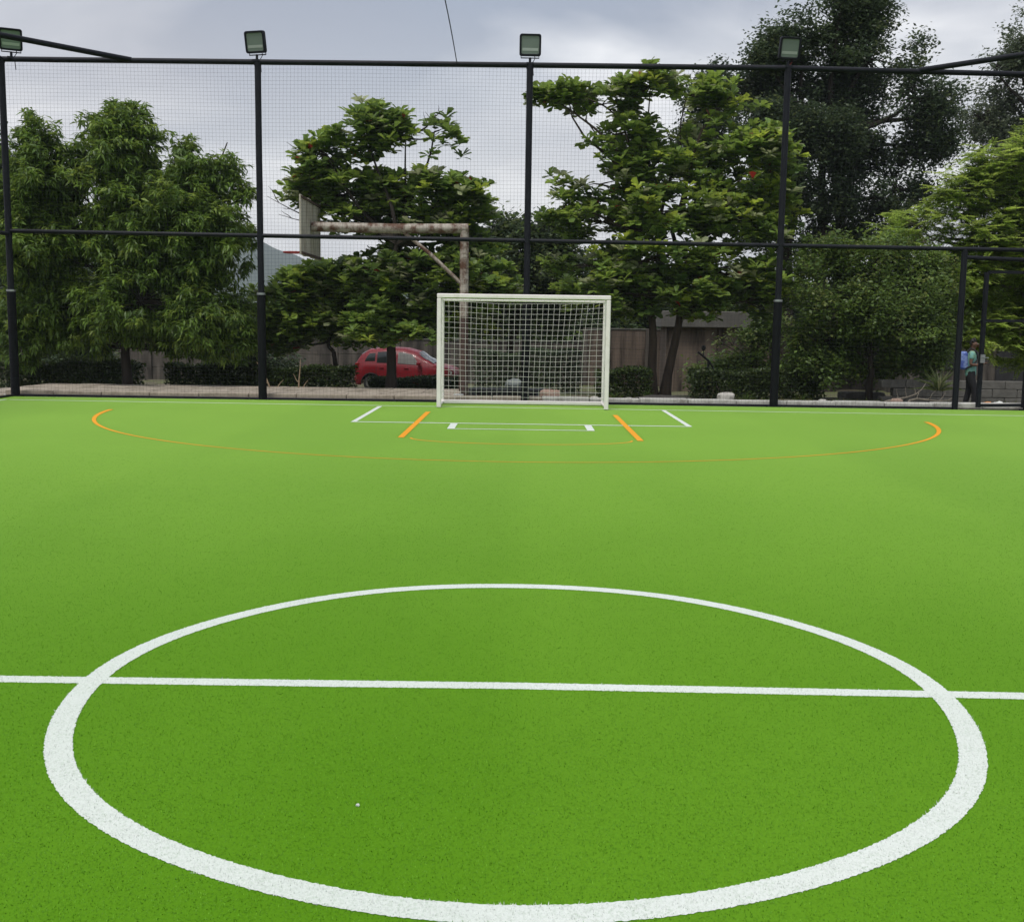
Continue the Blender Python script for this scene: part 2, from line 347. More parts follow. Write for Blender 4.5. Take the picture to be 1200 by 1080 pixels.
strip('lane_line', seg((1.62, 18.95), (1.62, 14.75)), 0.085, M['orange_turf'], z=0.012)
strip('free_throw_arc', [(1.5*math.cos(t), 14.75+0.62*math.sin(t)) for t in (PI+PI*i/60 for i in range(61))], 0.035, M['orange_turf'], z=0.006, jt=0.002)
strip('three_point_arc', arc(-0.1, 19.28, 6.98, PI+0.09, 2*PI-0.12, 0.06), lambda t: 0.026+0.062*abs(2*t-1)**2.5, M['orange_turf'], z=0.009)

# short fibres of the artificial grass, where the eye can still pick them out
def fibre_mat(name):
    m = bpy.data.materials.new(name); m.use_nodes = True; t = m.node_tree; b = t.nodes['Principled BSDF']
    a = t.nodes.new('ShaderNodeAttribute'); a.attribute_name = 'Col'; t.links.new(a.outputs[0], b.inputs['Base Color'])
    b.inputs['Roughness'].default_value = 0.6; b.inputs['Specular IOR Level'].default_value = 0.15; return m
FIB = fibre_mat('turf_fibre')
def fibres(name, X, Y, cols, parent, hgt):
    n = len(X); az = rng.random(n)*2*PI; lean = rng.uniform(0.3, 1.25, n); ln = hgt*rng.uniform(.6, 1.3, n); wd = rng.uniform(.0009, .0018, n)
    d = np.stack([np.cos(az)*np.sin(lean), np.sin(az)*np.sin(lean), np.cos(lean)], 1); sd_ = np.stack([-np.sin(az), np.cos(az), 0*az], 1)
    P = np.stack([X, Y, np.full(n, 0.0)], 1); V = np.stack([P+sd_*wd[:, None], P-sd_*wd[:, None], P+d*ln[:, None]], 1).reshape(-1, 3)
    F = np.arange(3*n).reshape(-1, 3); c = np.repeat(np.array(cols)[rng.integers(0, len(cols), n)]*rng.uniform(.75, 1.25, (n, 1)), 3, 0)
    tag(np_mesh(name, V, F, FIB, parent, np.clip(c, 0, 1)), kind='stuff')
ygrid = np.linspace(2.1, 14, 600); wg = (0.62*ygrid+0.3)*np.minimum(1, (3.6/ygrid)**2)*np.clip((14-ygrid)/4, 0, 1); cdf = np.cumsum(wg)/wg.sum()
nf = 350000; Y = np.interp(rng.random(nf), cdf, ygrid); X = (rng.random(nf)*2-1)*(0.62*Y+0.3)
hx_, hy_ = zip(*hl); onc = np.abs(np.hypot(X+0.01, Y-4.58)-1.835) < 0.047; onh = np.abs(Y-np.interp(X, hx_, hy_)) < 0.040
g_ = ~(onc | onh)
fibres('grass_fibres', X[g_], Y[g_], [(.085, .245, .008), (.105, .275, .012), (.075, .22, .006), (.125, .295, .018)], turf, 0.0065)
fibres('white_fibres', X[onc], Y[onc], [(.62, .66, .62), (.52, .56, .52), (.68, .70, .68)], circle, 0.009)
fibres('white_fibres', X[onh & ~onc], Y[onh & ~onc], [(.62, .66, .62), (.52, .56, .52), (.68, .70, .68)], half, 0.009)

# ------------------------------------------------------------------ kerb, path
kerb = MB().box(XL-0.3, XR+0.3, 21.80, 22.08, -0.2, 0.02).build('kerb', M['concrete']); tag(kerb, kind='structure')
x = XL-0.25; i = 0
while x < XR+0.2:
    ln = 0.98+jit(0.03); top = 0.10+jit(0.008)
    MB().box(x, x+ln-0.014, 21.765+jit(0.006), 22.10+jit(0.006), 0.0, top, 0.012).build('kerb_stone', M['concrete_tan'] if x < 0.3 else M['concrete'], kerb)
    x += ln; i += 1
path = MB().box(-11.8, -1.4, 22.5, 27.0, -0.5, -0.20).build('path', M['path']); tag(path, kind='structure')
path.rotation_euler = (0, 0, 0)
sw, sl = 0.86, 1.12
for a in range(12):
    for b in range(4):
        z = -0.05-0.012*b+jit(0.006)
        MB().box(-11.75+a*sw, -11.75+(a+1)*sw-0.012, 22.52+b*sl, 22.52+(b+1)*sl-0.012, -0.22, z+0.02, 0.01).build('paving_slab', M['path'], path)

# ------------------------------------------------------------------ fence cage
fence = empty('perimeter_fence', (0, FY, 0))
tag(fence, 'tall black tubular fence with square mesh netting around the green pitch', 'fence')
PX = [-10.04, -5.13, 0.06, 4.96, 9.95]; H = 6.43
def fpost(x, y):
    o = MB().tube([(x, y, 1.9), (x, y, H+0.02)], 0.062, 14).build('post', M['black'], fence, True)
    MB().tube([(x, y, -0.15), (x, y, 2.06)], 0.083, 16).build('post_sleeve', M['pad'], o, True)
    c = MB()
    c.tube([(x, y, 2.045), (x, y, 2.085)], 0.087, 16)
    c.build('collar', M['steel'], o, True)
    if abs(x-PX[0]) < .1:
        for z in (0.35, 0.75, 1.15, 1.55):
            MB().tube([(x, y, z), (x, y, z+0.012)], 0.0855, 16).build('band', M['black'], o, True)
    for z in (3.16, H-0.02):
        MB().tube([(x, y, z-0.045), (x, y, z+0.045)], 0.069, 14).build('clamp', M['black'], o, True)
    MB().box(x-0.12, x+0.12, y-0.12, y+0.12, -0.15, 0.012).build('base_plate', M['black'], o)
    return o
for x in PX: fpost(x, 0)
SIDE_Y = [-5.0, -10.0, -15.0, -20.0]
for xx in (PX[0], PX[-1]):
    for y in SIDE_Y: fpost(xx, y)
def rail(a, b, r, name, nseg=1):
    MB().tube([Vector(a).lerp(Vector(b), i/nseg) for i in range(nseg+1)], r, 10).build(name, M['black'], fence, True)
for i in range(4):
    a, b = PX[i], PX[i+1]
    rail((a, 0, H), (b, 0, H-(0.07 if i == 3 else 0)), 0.052, 'top_rail')
    z0 = 3.21-0.03*i
    rail((a, -0.01, z0), (b, -0.01, z0-0.03), 0.040, 'middle_rail')
    if i < 3: rail((a+0.08, 0, 0.02), (b-0.08, 0, 0.02), 0.022, 'bottom_rail')
rail((PX[3]+0.08, 0, 0.02), (8.46, 0, 0.02), 0.022, 'bottom_rail')
for xx in (PX[0], PX[-1]):
    yy = [0]+SIDE_Y
    for a, b in zip(yy[:-1], yy[1:]):
        rail((xx, a, H), (xx, b, H), 0.052, 'top_rail'); rail((xx, a, 3.15), (xx, b, 3.15), 0.040, 'middle_rail')
        rail((xx, a-0.08, 0.02), (xx, b+0.08, 0.02), 0.022, 'bottom_rail')
rail((-7.55, 0, H+0.012), (PX[0], -2.5, H+0.03), 0.052, 'corner_brace')
rail((7.45, 0, H-0.01), (PX[-1], -2.2, H+0.01), 0.052, 'corner_brace')
# gate opening in the last bay
rail((8.52, 0, -0.1), (8.52, 0, 3.1), 0.06, 'gate_post')
rail((8.52, 0, 2.94), (PX[4], 0, 2.90), 0.04, 'gate_lintel')
def netting(x0, x1, z0, z1, pitch, r, fixed, axis, name='netting', sag=0.012):
    """square mesh: every cord a thin three-sided strand"""
    V = []; F = []
    def strand(pts):
        b = len(V)
        for (u, w_) in pts:
            for k in range(3):
                t = 2*PI*k/3+0.5; V.append((u+r*math.cos(t), r*math.sin(t), w_) if 0 else (u, w_, k))
        return b
    nv = int((x1-x0)/pitch); nh = int((z1-z0)/pitch)
    P = []; Q = []
    def cord(pts):
        b = len(P)
        m = len(pts)
        vert = abs(pts[-1][1]-pts[0][1]) > abs(pts[-1][0]-pts[0][0])
        for (u, z, d) in pts:
            for k in range(3):
                t = 2*PI*k/3+PI/2
                c1, c2 = r*math.cos(t), r*math.sin(t)
                P.append((u+c1, d+c2, z) if vert else (u, d+c2, z+c1))
        for i in range(m-1):
            for k in range(3):
                Q.append((b+i*3+k, b+i*3+(k+1) % 3, b+i*3+3+(k+1) % 3, b+i*3+3+k))
    def off(u, z):
        return (sag*math.sin(u*1.3+z*0.9)+sag*0.6*math.sin(u*3.1-z*2.3), sag*0.8*math.sin(u*0.9+z*1.7), 0.5*sag*math.sin(u*2+z))
    for i in range(nv+1):
        u = x0+(x1-x0)*i/nv; cord([(u+off(u, z)[0], z, off(u, z)[2]) for z in np.linspace(z0, z1, max(4, nh//8))])
    for j in range(nh+1):
        z = z0+(z1-z0)*j/nh; cord([(u, z+off(u, z)[1], off(u, z)[2]) for u in np.linspace(x0, x1, max(4, nv//8))])
    P = np.array(P); Q = np.array(Q)
    if axis == 'y': P = np.stack([np.full(len(P), fixed)+P[:, 1], P[:, 0], P[:, 2]], 1)
    else: P[:, 1] += fixed
    o = np_mesh(name, P, Q, M['cord'], fence); tag(o, kind='stuff'); return o
for i in range(4):
    a, b = PX[i]+0.06, PX[i+1]-0.06
    netting(a, b, 3.22, H-0.05, 0.07, 0.0014, 0.03, 'x')
    netting(a, b if i < 3 else 8.46, 0.05, 3.1, 0.07, 0.0014, 0.03, 'x')
for xx in (PX[0], PX[-1]):
    yy = [0]+SIDE_Y
    for a, b in zip(yy[:-1], yy[1:]):
        netting(b+0.06, a-0.06, 3.2, H-0.05, 0.07, 0.0014, xx, 'y'); netting(b+0.06, a-0.06, 0.05, 3.1, 0.07, 0.0014, xx, 'y')

# gate leaf standing a little open
gate = empty('gate', (9.86, FY, 0), math.radians(8)); tag(gate, 'narrow black steel gate left ajar in the pitch fence', 'gate')
gw = 0.95
MB().bar((0, 0, 0.05), (0, 0, 2.68), 0.03).build('stile', M['black'], gate)
MB().bar((-gw, 0, 0.05), (-gw, 0, 2.66), 0.035).build('stile', M['black'], gate)
for z in (0.09, 1.73, 2.66): MB().bar((-gw+0.036, 0, z), (-0.032, 0, z+0.01), 0.028).build('frame_bar', M['black'], gate)
MB().box(-gw-0.045, -gw+0.05, -0.06, -0.036, 0.92, 1.08).build('lock_plate', M['steel'], gate)
MB().tube([(-gw, -0.062, 1.02), (-gw, -0.1, 1.02), (-gw+0.1, -0.1, 1.02)], 0.009, 8).build('handle', M['steel'], gate, True)
for z in (0.4, 2.3): MB().tube([(0.035, 0, z), (0.035, 0, z+0.1)], 0.022, 10).build('hinge', M['black'], gate, True)

# ------------------------------------------------------------------ floodlights
def rrect(w_, h_, r, n=4):
    P = []
    for cx, cy, a0 in ((w_-r, h_-r, 0), (-w_+r, h_-r, PI/2), (-w_+r, -h_+r, PI), (w_-r, -h_+r, 1.5*PI)):
        for k in range(n+1): a = a0+PI/2*k/n; P.append((cx+r*math.cos(a), cy+r*math.sin(a)))
    return P
def loft(mb, rings, cap0=True, cap1=True):
    n = len(rings[0]); F = []
    for i in range(len(rings)-1):
        for k in range(n): F.append((i*n+k, i*n+(k+1) % n, (i+1)*n+(k+1) % n, (i+1)*n+k))
    if cap0: F.append(tuple(range(n-1, -1, -1)))
    if cap1: F.append(tuple(range((len(rings)-1)*n, len(rings)*n)))
    return mb.add([p for r in rings for p in r], F)
def floodlight(x, rz, tilt, label, red=False):
    root = empty('floodlight', (x, FY, H+0.02), rz); tag(root, label, 'floodlight', 'floodlights along the top of the fence')
    T = Matrix.Translation((0, -0.02, 0.34)) @ Matrix.Rotation(tilt, 4, 'X')     # faces -Y, tilted down
    def tr(o): o.matrix_local = T; return o
    R = rrect(0.205, 0.20, 0.045)
    fr = MB(); R2 = rrect(0.168, 0.163, 0.03)
    loft(fr, [[(a, 0.02, b) for a, b in R], [(a, -0.045, b) for a, b in R], [(a*0.985, -0.055, b*0.985) for a, b in R], [(a, -0.055, b) for a, b in R2], [(a, -0.035, b) for a, b in R2]], True, False)
    h = tr(fr.build('housing', M['black'], root, True))
    bk = MB(); loft(bk, [[(a*0.9, 0.0205, b*0.8) for a, b in R], [(a*0.8, 0.075, b*0.6) for a, b in R]]); bk.build('heat_sink', M['black'], h, True)
    for k in range(7): MB().box(-0.15+k*0.05-0.004, -0.15+k*0.05+0.004, 0.03, 0.10, -0.11, 0.11).build('fin', M['black'], h)
    gl = MB(); loft(gl, [[(a*0.997, -0.034, b*0.997) for a, b in R2], [(a*0.997, -0.040, b*0.997) for a, b in R2]]); gl.build('glass', M['lamp_glass'], h)
    MB().box(-0.15, 0.15, -0.0425, -0.0405, -0.105, -0.055).build('reflector_strip', M['lamp_reflector'], h)
    b = MB()
    b.tube([(-0.17, 0.06, 0.30), (-0.17, 0.05, 0.12), (0.17, 0.05, 0.12), (0.17, 0.06, 0.30)], 0.012, 8)
    b.build('yoke', M['black'], root, True)
    MB().tube([(0, 0.01, -0.01), (0, 0.02, 0.12)], 0.024, 10).build('spigot', M['black'], root, True)
    MB().box(-0.07, 0.07, -0.07, 0.07, -0.02, 0.02).build('cap_plate', M['black'], root)
    MB().tube([(0.06, 0.04, 0.22), (0.10, 0.06, 0.12), (0.05, 0.06, 0.04), (0.07, 0.05, -0.2)], 0.008, 6).build('cable', M['ring'] if red else M['pad'], root, True)
floodlight(PX[0]+0.20, math.radians(24), math.radians(16), 'floodlight on the corner post behind the diagonal brace')
floodlight(PX[1]-0.02, math.radians(-14), math.radians(12), 'floodlight on the fence post beside the rusty basketball hoop')
floodlight(PX[2], math.radians(2), math.radians(8), 'floodlight on the fence post rising directly behind the goal')
floodlight(PX[3], math.radians(8), math.radians(14), 'floodlight with a red cable on the post beside the gate bay', True)

# overhead cable running the length of the cage
oc = MB(); pts = []
for i in range(41):
    t = i/40; y = FY-27*t; pts.append((-1.33+0.25*t+0.03*math.sin(9*t), y, H+0.02-0.55*math.sin(PI*t)*t+0.05*math.sin(5*t)*(1-t)))
tag(oc.tube(pts, 0.009, 6).build('overhead_cable', M['cord'], None, True), 'thin dark cable strung overhead from the fence top rail', 'cable')

# ------------------------------------------------------------------ goal
goal = empty('goal', (0.01, 20.08, 0)); tag(goal, 'white box shaped futsal goal with white net on the goal line', 'goal')
gh, gd = 1.54, 0.95
for s in (-1, 1): MB().box(s*gh-0.04, s*gh+0.04, -0.04, 0.04, 0.004, 2.0, 0.012).build('post', M['white'], goal, True)
MB().box(-gh-0.04, gh+0.04, -0.042, 0.042, 2.001, 2.08, 0.012).build('crossbar', M['white'], goal, True)
for s in (-1, 1):
    MB().tube([(s*gh, gd, 0.02), (s*gh, gd, 1.99)], 0.026, 10).build('rear_upright', M['white'], goal, True)
    MB().tube([(s*gh, 0.045, 0.045), (s*gh, gd-0.03, 0.045)], 0.026, 10).build('ground_bar', M['white'], goal, True)
    MB().tube([(s*gh, 0.045, 2.02), (s*gh, gd+0.02, 2.00)], 0.022, 10).build('top_stay', M['white'], goal, True)
MB().box(-gh-0.03, gh+0.03, gd-0.035, gd+0.035, 0.012, 0.085, 0.01).build('rear_ground_bar', M['white'], goal, True)
MB().tube([(-gh, gd+0.02, 1.985), (gh, gd+0.02, 1.985)], 0.022, 10).build('rear_top_bar', M['white'], goal, True)
def goalnet(nu, nv, f, r, name='net'):
    V = []; F = []
    def cord(pts):
        b = len(V); pts = [Vector(p) for p in pts]
        for i, p in enumerate(pts):
            d = (pts[min(i+1, len(pts)-1)]-pts[max(0, i-1)]).normalized(); x_ = d.orthogonal().normalized(); y_ = d.cross(x_)
            for k in range(4): t = PI/2*k; V.append(tuple(p+(x_*math.cos(t)+y_*math.sin(t))*r))
        for i in range(len(pts)-1):
            for k in range(4): F.append((b+i*4+k, b+i*4+(k+1) % 4, b+i*4+4+(k+1) % 4, b+i*4+4+k))
    for i in range(nu+1): cord([f(i/nu, j/(nv*1)) for j in range(nv+1)])
    for j in range(nv+1): cord([f(i/nu, j/nv) for i in range(nu+1)])
    tag(np_mesh(name, np.array(V), np.array(F), M['white_cord'], goal), kind='stuff')
def back(u, v):
    x = -gh+2*gh*u; z = 1.97-v*1.92
    lean = 0.20*math.sin(PI*v*0.55)*((u-0.25))*-1
    edge = math.sin(PI*u)
    return (x+lean*min(1, edge*3)*0.8+0.005*math.sin(9*u+7*v), gd-0.02-0.05*edge*math.sin(PI*v)+0.008*math.sin(11*u+5*v), z-0.045*edge*(1-v)*1.0+0.005*math.sin(13*u+3*v))
goalnet(29, 19, back, 0.0033)
for s in (-1, 1):
    goalnet(9, 19, lambda u, v, s=s: (s*gh+0.015*math.sin(6*u+5*v)*s, 0.03+u*(gd-0.05), 1.99-v*1.93-0.03*math.sin(PI*u)*(1-v)), 0.0032, 'side_net')
goalnet(29, 9, lambda u, v: (-gh+2*gh*u, 0.03+v*(gd-0.05), 2.0-0.03*math.sin(PI*v)), 0.0026, 'roof_net')

# ------------------------------------------------------------------ basketball hoop
hy = 26.0; hg = gz(0, hy)
hoop = empty('basketball_hoop', (-1.40, hy, hg)); tag(hoop, 'old rusty cantilevered basketball hoop with weathered wooden backboard', 'basketball hoop')
hz = lambda z: z-hg
MB().tube([(0, 0, hz(1.70)), (0, 0, hz(3.78))], 0.105, 14).build('upper_post', M['rust'], hoop, True)
MB().tube([(0, 0, -0.1), (0, 0, hz(1.70))], 0.11, 14).build('lower_post', M['rust_dark'], hoop, True)
MB().tube([(0.09, 0, hz(3.74)), (-1.6, 0.05, hz(3.72)), (-3.6, 0.18, hz(3.75))], 0.115, 14).build('arm', M['rust'], hoop, True)
MB().tube([(-0.05, 0, hz(2.45)), (-0.75, 0.02, hz(3.10)), (-1.45, 0.05, hz(3.66))], 0.045, 10).build('brace', M['rust'], hoop, True)
bdm = Matrix.Translation((-3.65, 0.2, hz(3.70)))
bdm2 = bdm
for k in range(8):
    o = MB().box(-0.02, 0.02, -1.2+k*0.3, -1.2+(k+1)*0.3-0.010, -0.67+jit(.012), 0.67+jit(.012), 0.006).build('backboard_plank', M['board'], hoop); o.matrix_local = bdm
for z in (-0.62, 0.62):
    o = MB().box(0.021, 0.05, -1.18, 1.18, z-0.025, z+0.025).build('batten', M['rust_dark'], hoop); o.matrix_local = bdm
o = MB().tube([(-0.40+0.235*math.cos(t), 0.235*math.sin(t), -0.55) for t in (2*PI*k/28 for k in range(29))], 0.019, 8).build('ring', M['ring'], hoop, True); o.matrix_local = bdm
o = MB().box(-0.18, -0.021, -0.06, 0.06, -0.58, -0.52).build('ring_bracket', M['ring'], hoop); o.matrix_local = bdm

# ------------------------------------------------------------------ boundary wall and shed
WY = 44.0
bw = empty('boundary_wall', (0, WY, gz(0, WY))); tag(bw, 'long stained grey concrete panel wall behind the trees', 'wall')
def panel_mesh(wd, ht, m, name):
    return MB().box(0.06, wd-0.06, -0.05, 0.05, -0.1, ht, 0.015)
pw = 2.5
for k in range(-14, 14):
    x = k*pw; ht = 1.72+0.04*math.sin(k*1.7) if x < 2 else 2.25
    MB().box(x-0.09, x+0.09, -0.10, 0.10, -0.1, ht+0.05, 0.015).build('pillar', M['wall'], bw)
    n = 3
    for j in range(n):
        MB().box(x+0.095, x+pw-0.095, -0.05+jit(.006), 0.05, -0.1+(ht+0.1)*j/n, -0.1+(ht+0.1)*(j+1)/n-0.012, 0.01).build('wall_panel', M['wall_brown'] if 1 < x < 10 else M['wall'], bw)
    MB().box(x, x+pw-0.01, -0.085, 0.085, ht+0.055 if False else ht+0.002, ht+0.05, 0.01).build('coping', M['slab'], bw)
shed = empty('shed', (7.2, 41.5, gz(0, 41.5))); tag(shed, 'low brown stained shed with thick flat grey concrete roof slab', 'shed')
MB().box(-1.9, 1.9, -0.9, 0.9, -0.1, 2.35).build('wall', M['wall_brown'], shed)
MB().box(-2.15, 1.75, -1.2, 1.1, 2.352, 2.95, 0.03).build('roof', M['slab'], shed)
for cx in (-1.7, 0.1, 1.6): MB().box(cx-0.1, cx+0.1, -0.96, -0.905, -0.1, 2.33).build('pilaster', M['wall_brown'], shed)
low = empty('block_house', (19.5, 40, gz(0, 40))); tag(low, 'grey block building with a dark doorway behind the gate', 'building')
MB().box(-5.5, 5.5, 0, 4, -0.1, 2.9).build('wall', M['wall'], low)
MB().box(-5.9, 5.9, -0.5, 4.4, 2.902, 3.15, 0.02).build('roof', M['slab'], low)
MB().box(-2.3, -0.7, -0.03, -0.002, -0.05, 2.1).build('door', M['trim'], low)
for cx in (-4.2, 1.6, 4.0): MB().box(cx-0.55, cx+0.55, -0.03, -0.002, 0.95, 2.0).build('window', M['glass'], low)
lw = empty('retaining_wall', (14.2, 27.6, gz(0, 27.6))); tag(lw, 'low grey retaining wall beyond the gate', 'wall')
for k in range(15):
    for j in range(3):
        MB().box(-5.2+k*0.62+(0.31 if j % 2 else 0), -5.2+(k+1)*0.62-0.014+(0.31 if j % 2 else 0), -0.12+jit(.008), 0.12, -0.05+j*0.21, -0.05+(j+1)*0.21-0.012, 0.01).build('block', M['stone_grey'], lw)

# ------------------------------------------------------------------ foliage
T_LANCE = (np.array([(0, 0, 0), (.42, .5, .07), (.42, -.5, .07), (.45, 0, 0), (1, 0, -.16)]), np.array([(0, 2, 3), (0, 3, 1), (1, 3, 4), (3, 2, 4)]))
T_OBOV = (np.array([(0, 0, 0), (.45, .30, .05), (.45, -.30, .05), (.80, .5, .02), (.80, -.5, .02), (1, 0, -.08), (.55, 0, -.02)]),
          np.array([(0, 2, 6), (0, 6, 1), (2, 4, 6), (4, 5, 6), (6, 5, 3), (6, 3, 1)]))
T_TINY = (np.array([(0, 0, 0), (.5, .5, .04), (1, 0, -.04), (.5, -.5, .04)]), np.array([(0, 3, 2), (0, 2, 1)]))
def unit(a): return a/np.maximum(1e-9, np.linalg.norm(a, axis=-1, keepdims=True))
def leaf_mesh(name, P, D, Nn, Ln, Wd, col, tpl, m, parent):
    """bulk leaves: base points P, axis D, rough normal Nn, lengths, widths, colours"""
    D = unit(D); S = unit(np.cross(Nn, D)); U = np.cross(D, S)
    tv, tf = tpl; k = len(tv); n = len(P)
    V = P[:, None]+tv[None, :, 0:1]*(D*Ln[:, None])[:, None]+tv[None, :, 1:2]*(S*Wd[:, None])[:, None]+tv[None, :, 2:3]*(U*Ln[:, None])[:, None]
    F = (tf[None]+(np.arange(n)*k)[:, None, None]).reshape(-1, 3)
    return np_mesh(name, V.reshape(-1, 3), F, m, parent, np.repeat(col, k, 0))
def vnoise(p, s, seed):
    a = np.sin(p[:, 0]*s*1.7+seed)+np.sin(p[:, 1]*s*1.3+seed*2.1+1.3*np.sin(p[:, 2]*s))+np.sin(p[:, 2]*s*1.9+seed*0.7+np.sin(p[:, 0]*s*0.8))
    return a/3
def sample_lobes(lobes, dens, shell=0.55, gap=-0.25, ns=2.0, seed=1.0, cs=0.17, per=9, flat=0.6):
    """cluster positions: clumps spread through ellipsoids (x,y,z,rx,ry,rz), denser towards the surface"""
    out_ = []; idx = []
    for i, (x, y, z, rx, ry, rz) in enumerate(lobes):
        n = max(4, int(dens*(rx*ry*rz)**(2/3)*4/per))
        d = unit(rng.normal(size=(n, 3))); r = shell+(1.08-shell)*rng.random(n)**0.7
        r *= 1+0.22*vnoise(d*2, 1.6, seed+i)
        c = np.array([x, y, z])+d*r[:, None]*np.array([rx, ry, rz])
        c = c[(vnoise(c, ns, seed) > gap) | (rng.random(n) < 0.2)]
        k = rng.integers(max(2, per//2), per+per//2+1, len(c)); cc = np.repeat(c, k, 0)
        sz = np.repeat(rng.uniform(.65, 1.35, len(c)), k)[:, None]*cs
        p = cc+np.clip(rng.normal(size=cc.shape), -1.5, 1.5)*sz*np.array([1, 1, flat])
        out_.append(p); idx += [i]*len(p)
    return np.concatenate(out_), np.array(idx)
def palette(n, cols, wts, vj=0.22):
    c = np.array(cols)[rng.choice(len(cols), n, p=np.array(wts)/sum(wts))]
    return np.clip(c*(1+rng.uniform(-vj, vj, (n, 1))), 0.002, 1)
def wobble(a, b, n, amp):
    a, b = Vector(a), Vector(b); o = Vector((jit(1), jit(1), jit(1)))*amp; o2 = Vector((jit(1), jit(1), jit(1)))*amp*0.6
    return [a.lerp(b, i/n)+o*math.sin(PI*i/n)+o2*math.sin(2*PI*i/n) for i in range(n+1)]
def tree(name, label, cat, base, k, lobes, style, cols, wts, dens, bark='bark', tr=0.13, fork=0.35, trunks=None, group=None, shell=0.5, gap=-0.25, ns=2.0, seed=1.0, twigs=0.12, leafk=1.0, cs=0.17, per=9, flat=0.7, fat=1.0, bare=None):
    """lobes: (dx, dz, rx, rz[, dy, ry]) in units of k metres from the base"""
    root = empty(name, base); tag(root, label, cat, group)
    Lb = []
    for i, q in enumerate(lobes):
        dx, dz, rx, rz = q[:4]; rz *= fat; dyv = q[4] if len(q) > 4 else random.uniform(-0.55, 0.55)*rx*1.3
        ryv = q[5] if len(q) > 5 else (rx+rz)*0.5
        Lb.append((dx*k, dyv*k, dz*k, rx*k, ryv*k, rz*k))
    top = max(l[2] for l in Lb); cxm = sum(l[0] for l in Lb)/len(Lb)
    # wood
    mb = MB(); forks = []
    for (tx, lean) in (trunks or [(0, 0)]):
        fz = top*fork; pth = wobble((tx, 0, -0.15), (tx+lean+0.15*cxm*fork, jit(.1), fz), 6, 0.06)
        mb.tube(pth, [tr*(1.45 if i == 0 else 1.12 if i == 1 else 1.0-0.05*i) for i in range(7)], 10)
        mid = (pth[-1].x*0.4+cxm*0.6, jit(.3), top*(fork+0.28))
        p2 = wobble(pth[-1], mid, 5, 0.12); mb.tube(p2, [tr*(0.72-0.07*i) for i in range(6)], 8)
        forks += [pth[-1], p2[2], p2[-1]]
    trunk = mb.build('trunk', M[bark], root, True)
    br = MB()
    for l in Lb:
        c = Vector(l[:3])
        cand = [f for f in forks if f.z < c.z+0.3] or [forks[0]]
        f = min(cand, key=lambda f: (f-c).length)
        p = wobble(f, c, 6, 0.13*(c-f).length*0.6+0.02); s0 = tr*0.42
        br.tube(p, [s0*(1-0.125*i) for i in range(7)], 6)
    pts, idx = sample_lobes(Lb, dens, shell, gap, ns, seed, cs, per, flat)
    for j in range(len(pts)):
        if random.random() < twigs:
            c = Vector(Lb[idx[j]][:3]); br.tube(wobble(c, pts[j], 3, 0.05), [tr*0.10+0.008, tr*0.07+0.006, 0.007, 0.004], 4, False)
    for (a, b) in (bare or []):
        pth = wobble((a[0]*k, 0, a[1]*k), (b[0]*k, -0.3, b[1]*k), 6, 0.1); br.tube(pth, [0.03, 0.026, 0.022, 0.018, 0.013, 0.009, 0.005], 5)
        for i_ in (2, 3, 4, 5): br.tube(wobble(pth[i_], pth[i_]+Vector((-.12+jit(.15), jit(.2), .2+jit(.2))), 3, .03), [0.011, 0.009, 0.006, 0.003], 4)
    br.build('branches', M[bark], trunk, True)
    # leaves
    n = len(pts); ctr = np.array([Lb[i][:3] for i in idx]); outw = unit(pts-ctr+1e-6)
    if style == 'mango':
        m_ = 13; P = np.repeat(pts, m_, 0)+rng.normal(size=(n*m_, 3))*0.05; o2 = np.repeat(outw, m_, 0)
        az = rng.random(n*m_)*2*PI; el = rng.uniform(-1.25, 0.35, n*m_)
        D = np.stack([np.cos(az)*np.cos(el), np.sin(az)*np.cos(el), np.sin(el)], 1)+0.45*o2; Nn = np.tile([0, 0, 1.], (n*m_, 1))+rng.normal(size=(n*m_, 3))*0.35
        Ln = rng.uniform(.15, .25, n*m_)*leafk; Wd = Ln*rng.uniform(.24, .32, n*m_); tpl = T_LANCE
    elif style == 'almond':
        m_ = 11; P = np.repeat(pts, m_, 0)+rng.normal(size=(n*m_, 3))*0.02; o2 = np.repeat(outw, m_, 0)
        az = np.tile(np.arange(m_)*2*PI/m_*1.6, n)+np.repeat(rng.random(n)*6.28, m_)+rng.normal(size=n*m_)*0.25; el = rng.uniform(-0.35, 0.75, n*m_)
        D = np.stack([np.cos(az)*np.cos(el), np.sin(az)*np.cos(el), np.sin(el)], 1)+0.25*o2+np.array([0, 0, 0.1]); Nn = np.tile([0, 0, 1.], (n*m_, 1))+rng.normal(size=(n*m_, 3))*0.25
        Ln = rng.uniform(.17, .28, n*m_)*leafk; Wd = Ln*rng.uniform(.5, .62, n*m_); tpl = T_OBOV
    elif style == 'feather':
        fr_, lf = 4, 26                                  # fronds per cluster, leaflets per frond
        q = n*fr_; az = rng.random(q)*2*PI; el = rng.uniform(-0.6, 0.6, q)
        FD = np.stack([np.cos(az)*np.cos(el), np.sin(az)*np.cos(el), np.sin(el)], 1)+0.4*np.repeat(outw, fr_, 0); FD = unit(FD)
        FL = rng.uniform(.28, .5, q)*leafk; FP = np.repeat(pts, fr_, 0)
        side = unit(np.cross(np.tile([0, 0, 1.], (q, 1)), FD)); t = np.tile(np.repeat(np.linspace(.12, 1, lf//2), 2), q); sg = np.tile([1., -1.], q*lf//2)
        R = lambda a: np.repeat(a, lf, 0)
        P = R(FP)+R(FD)*(R(FL)*t)[:, None]+np.array([0, 0, -0.12])*(t**2*R(FL))[:, None]
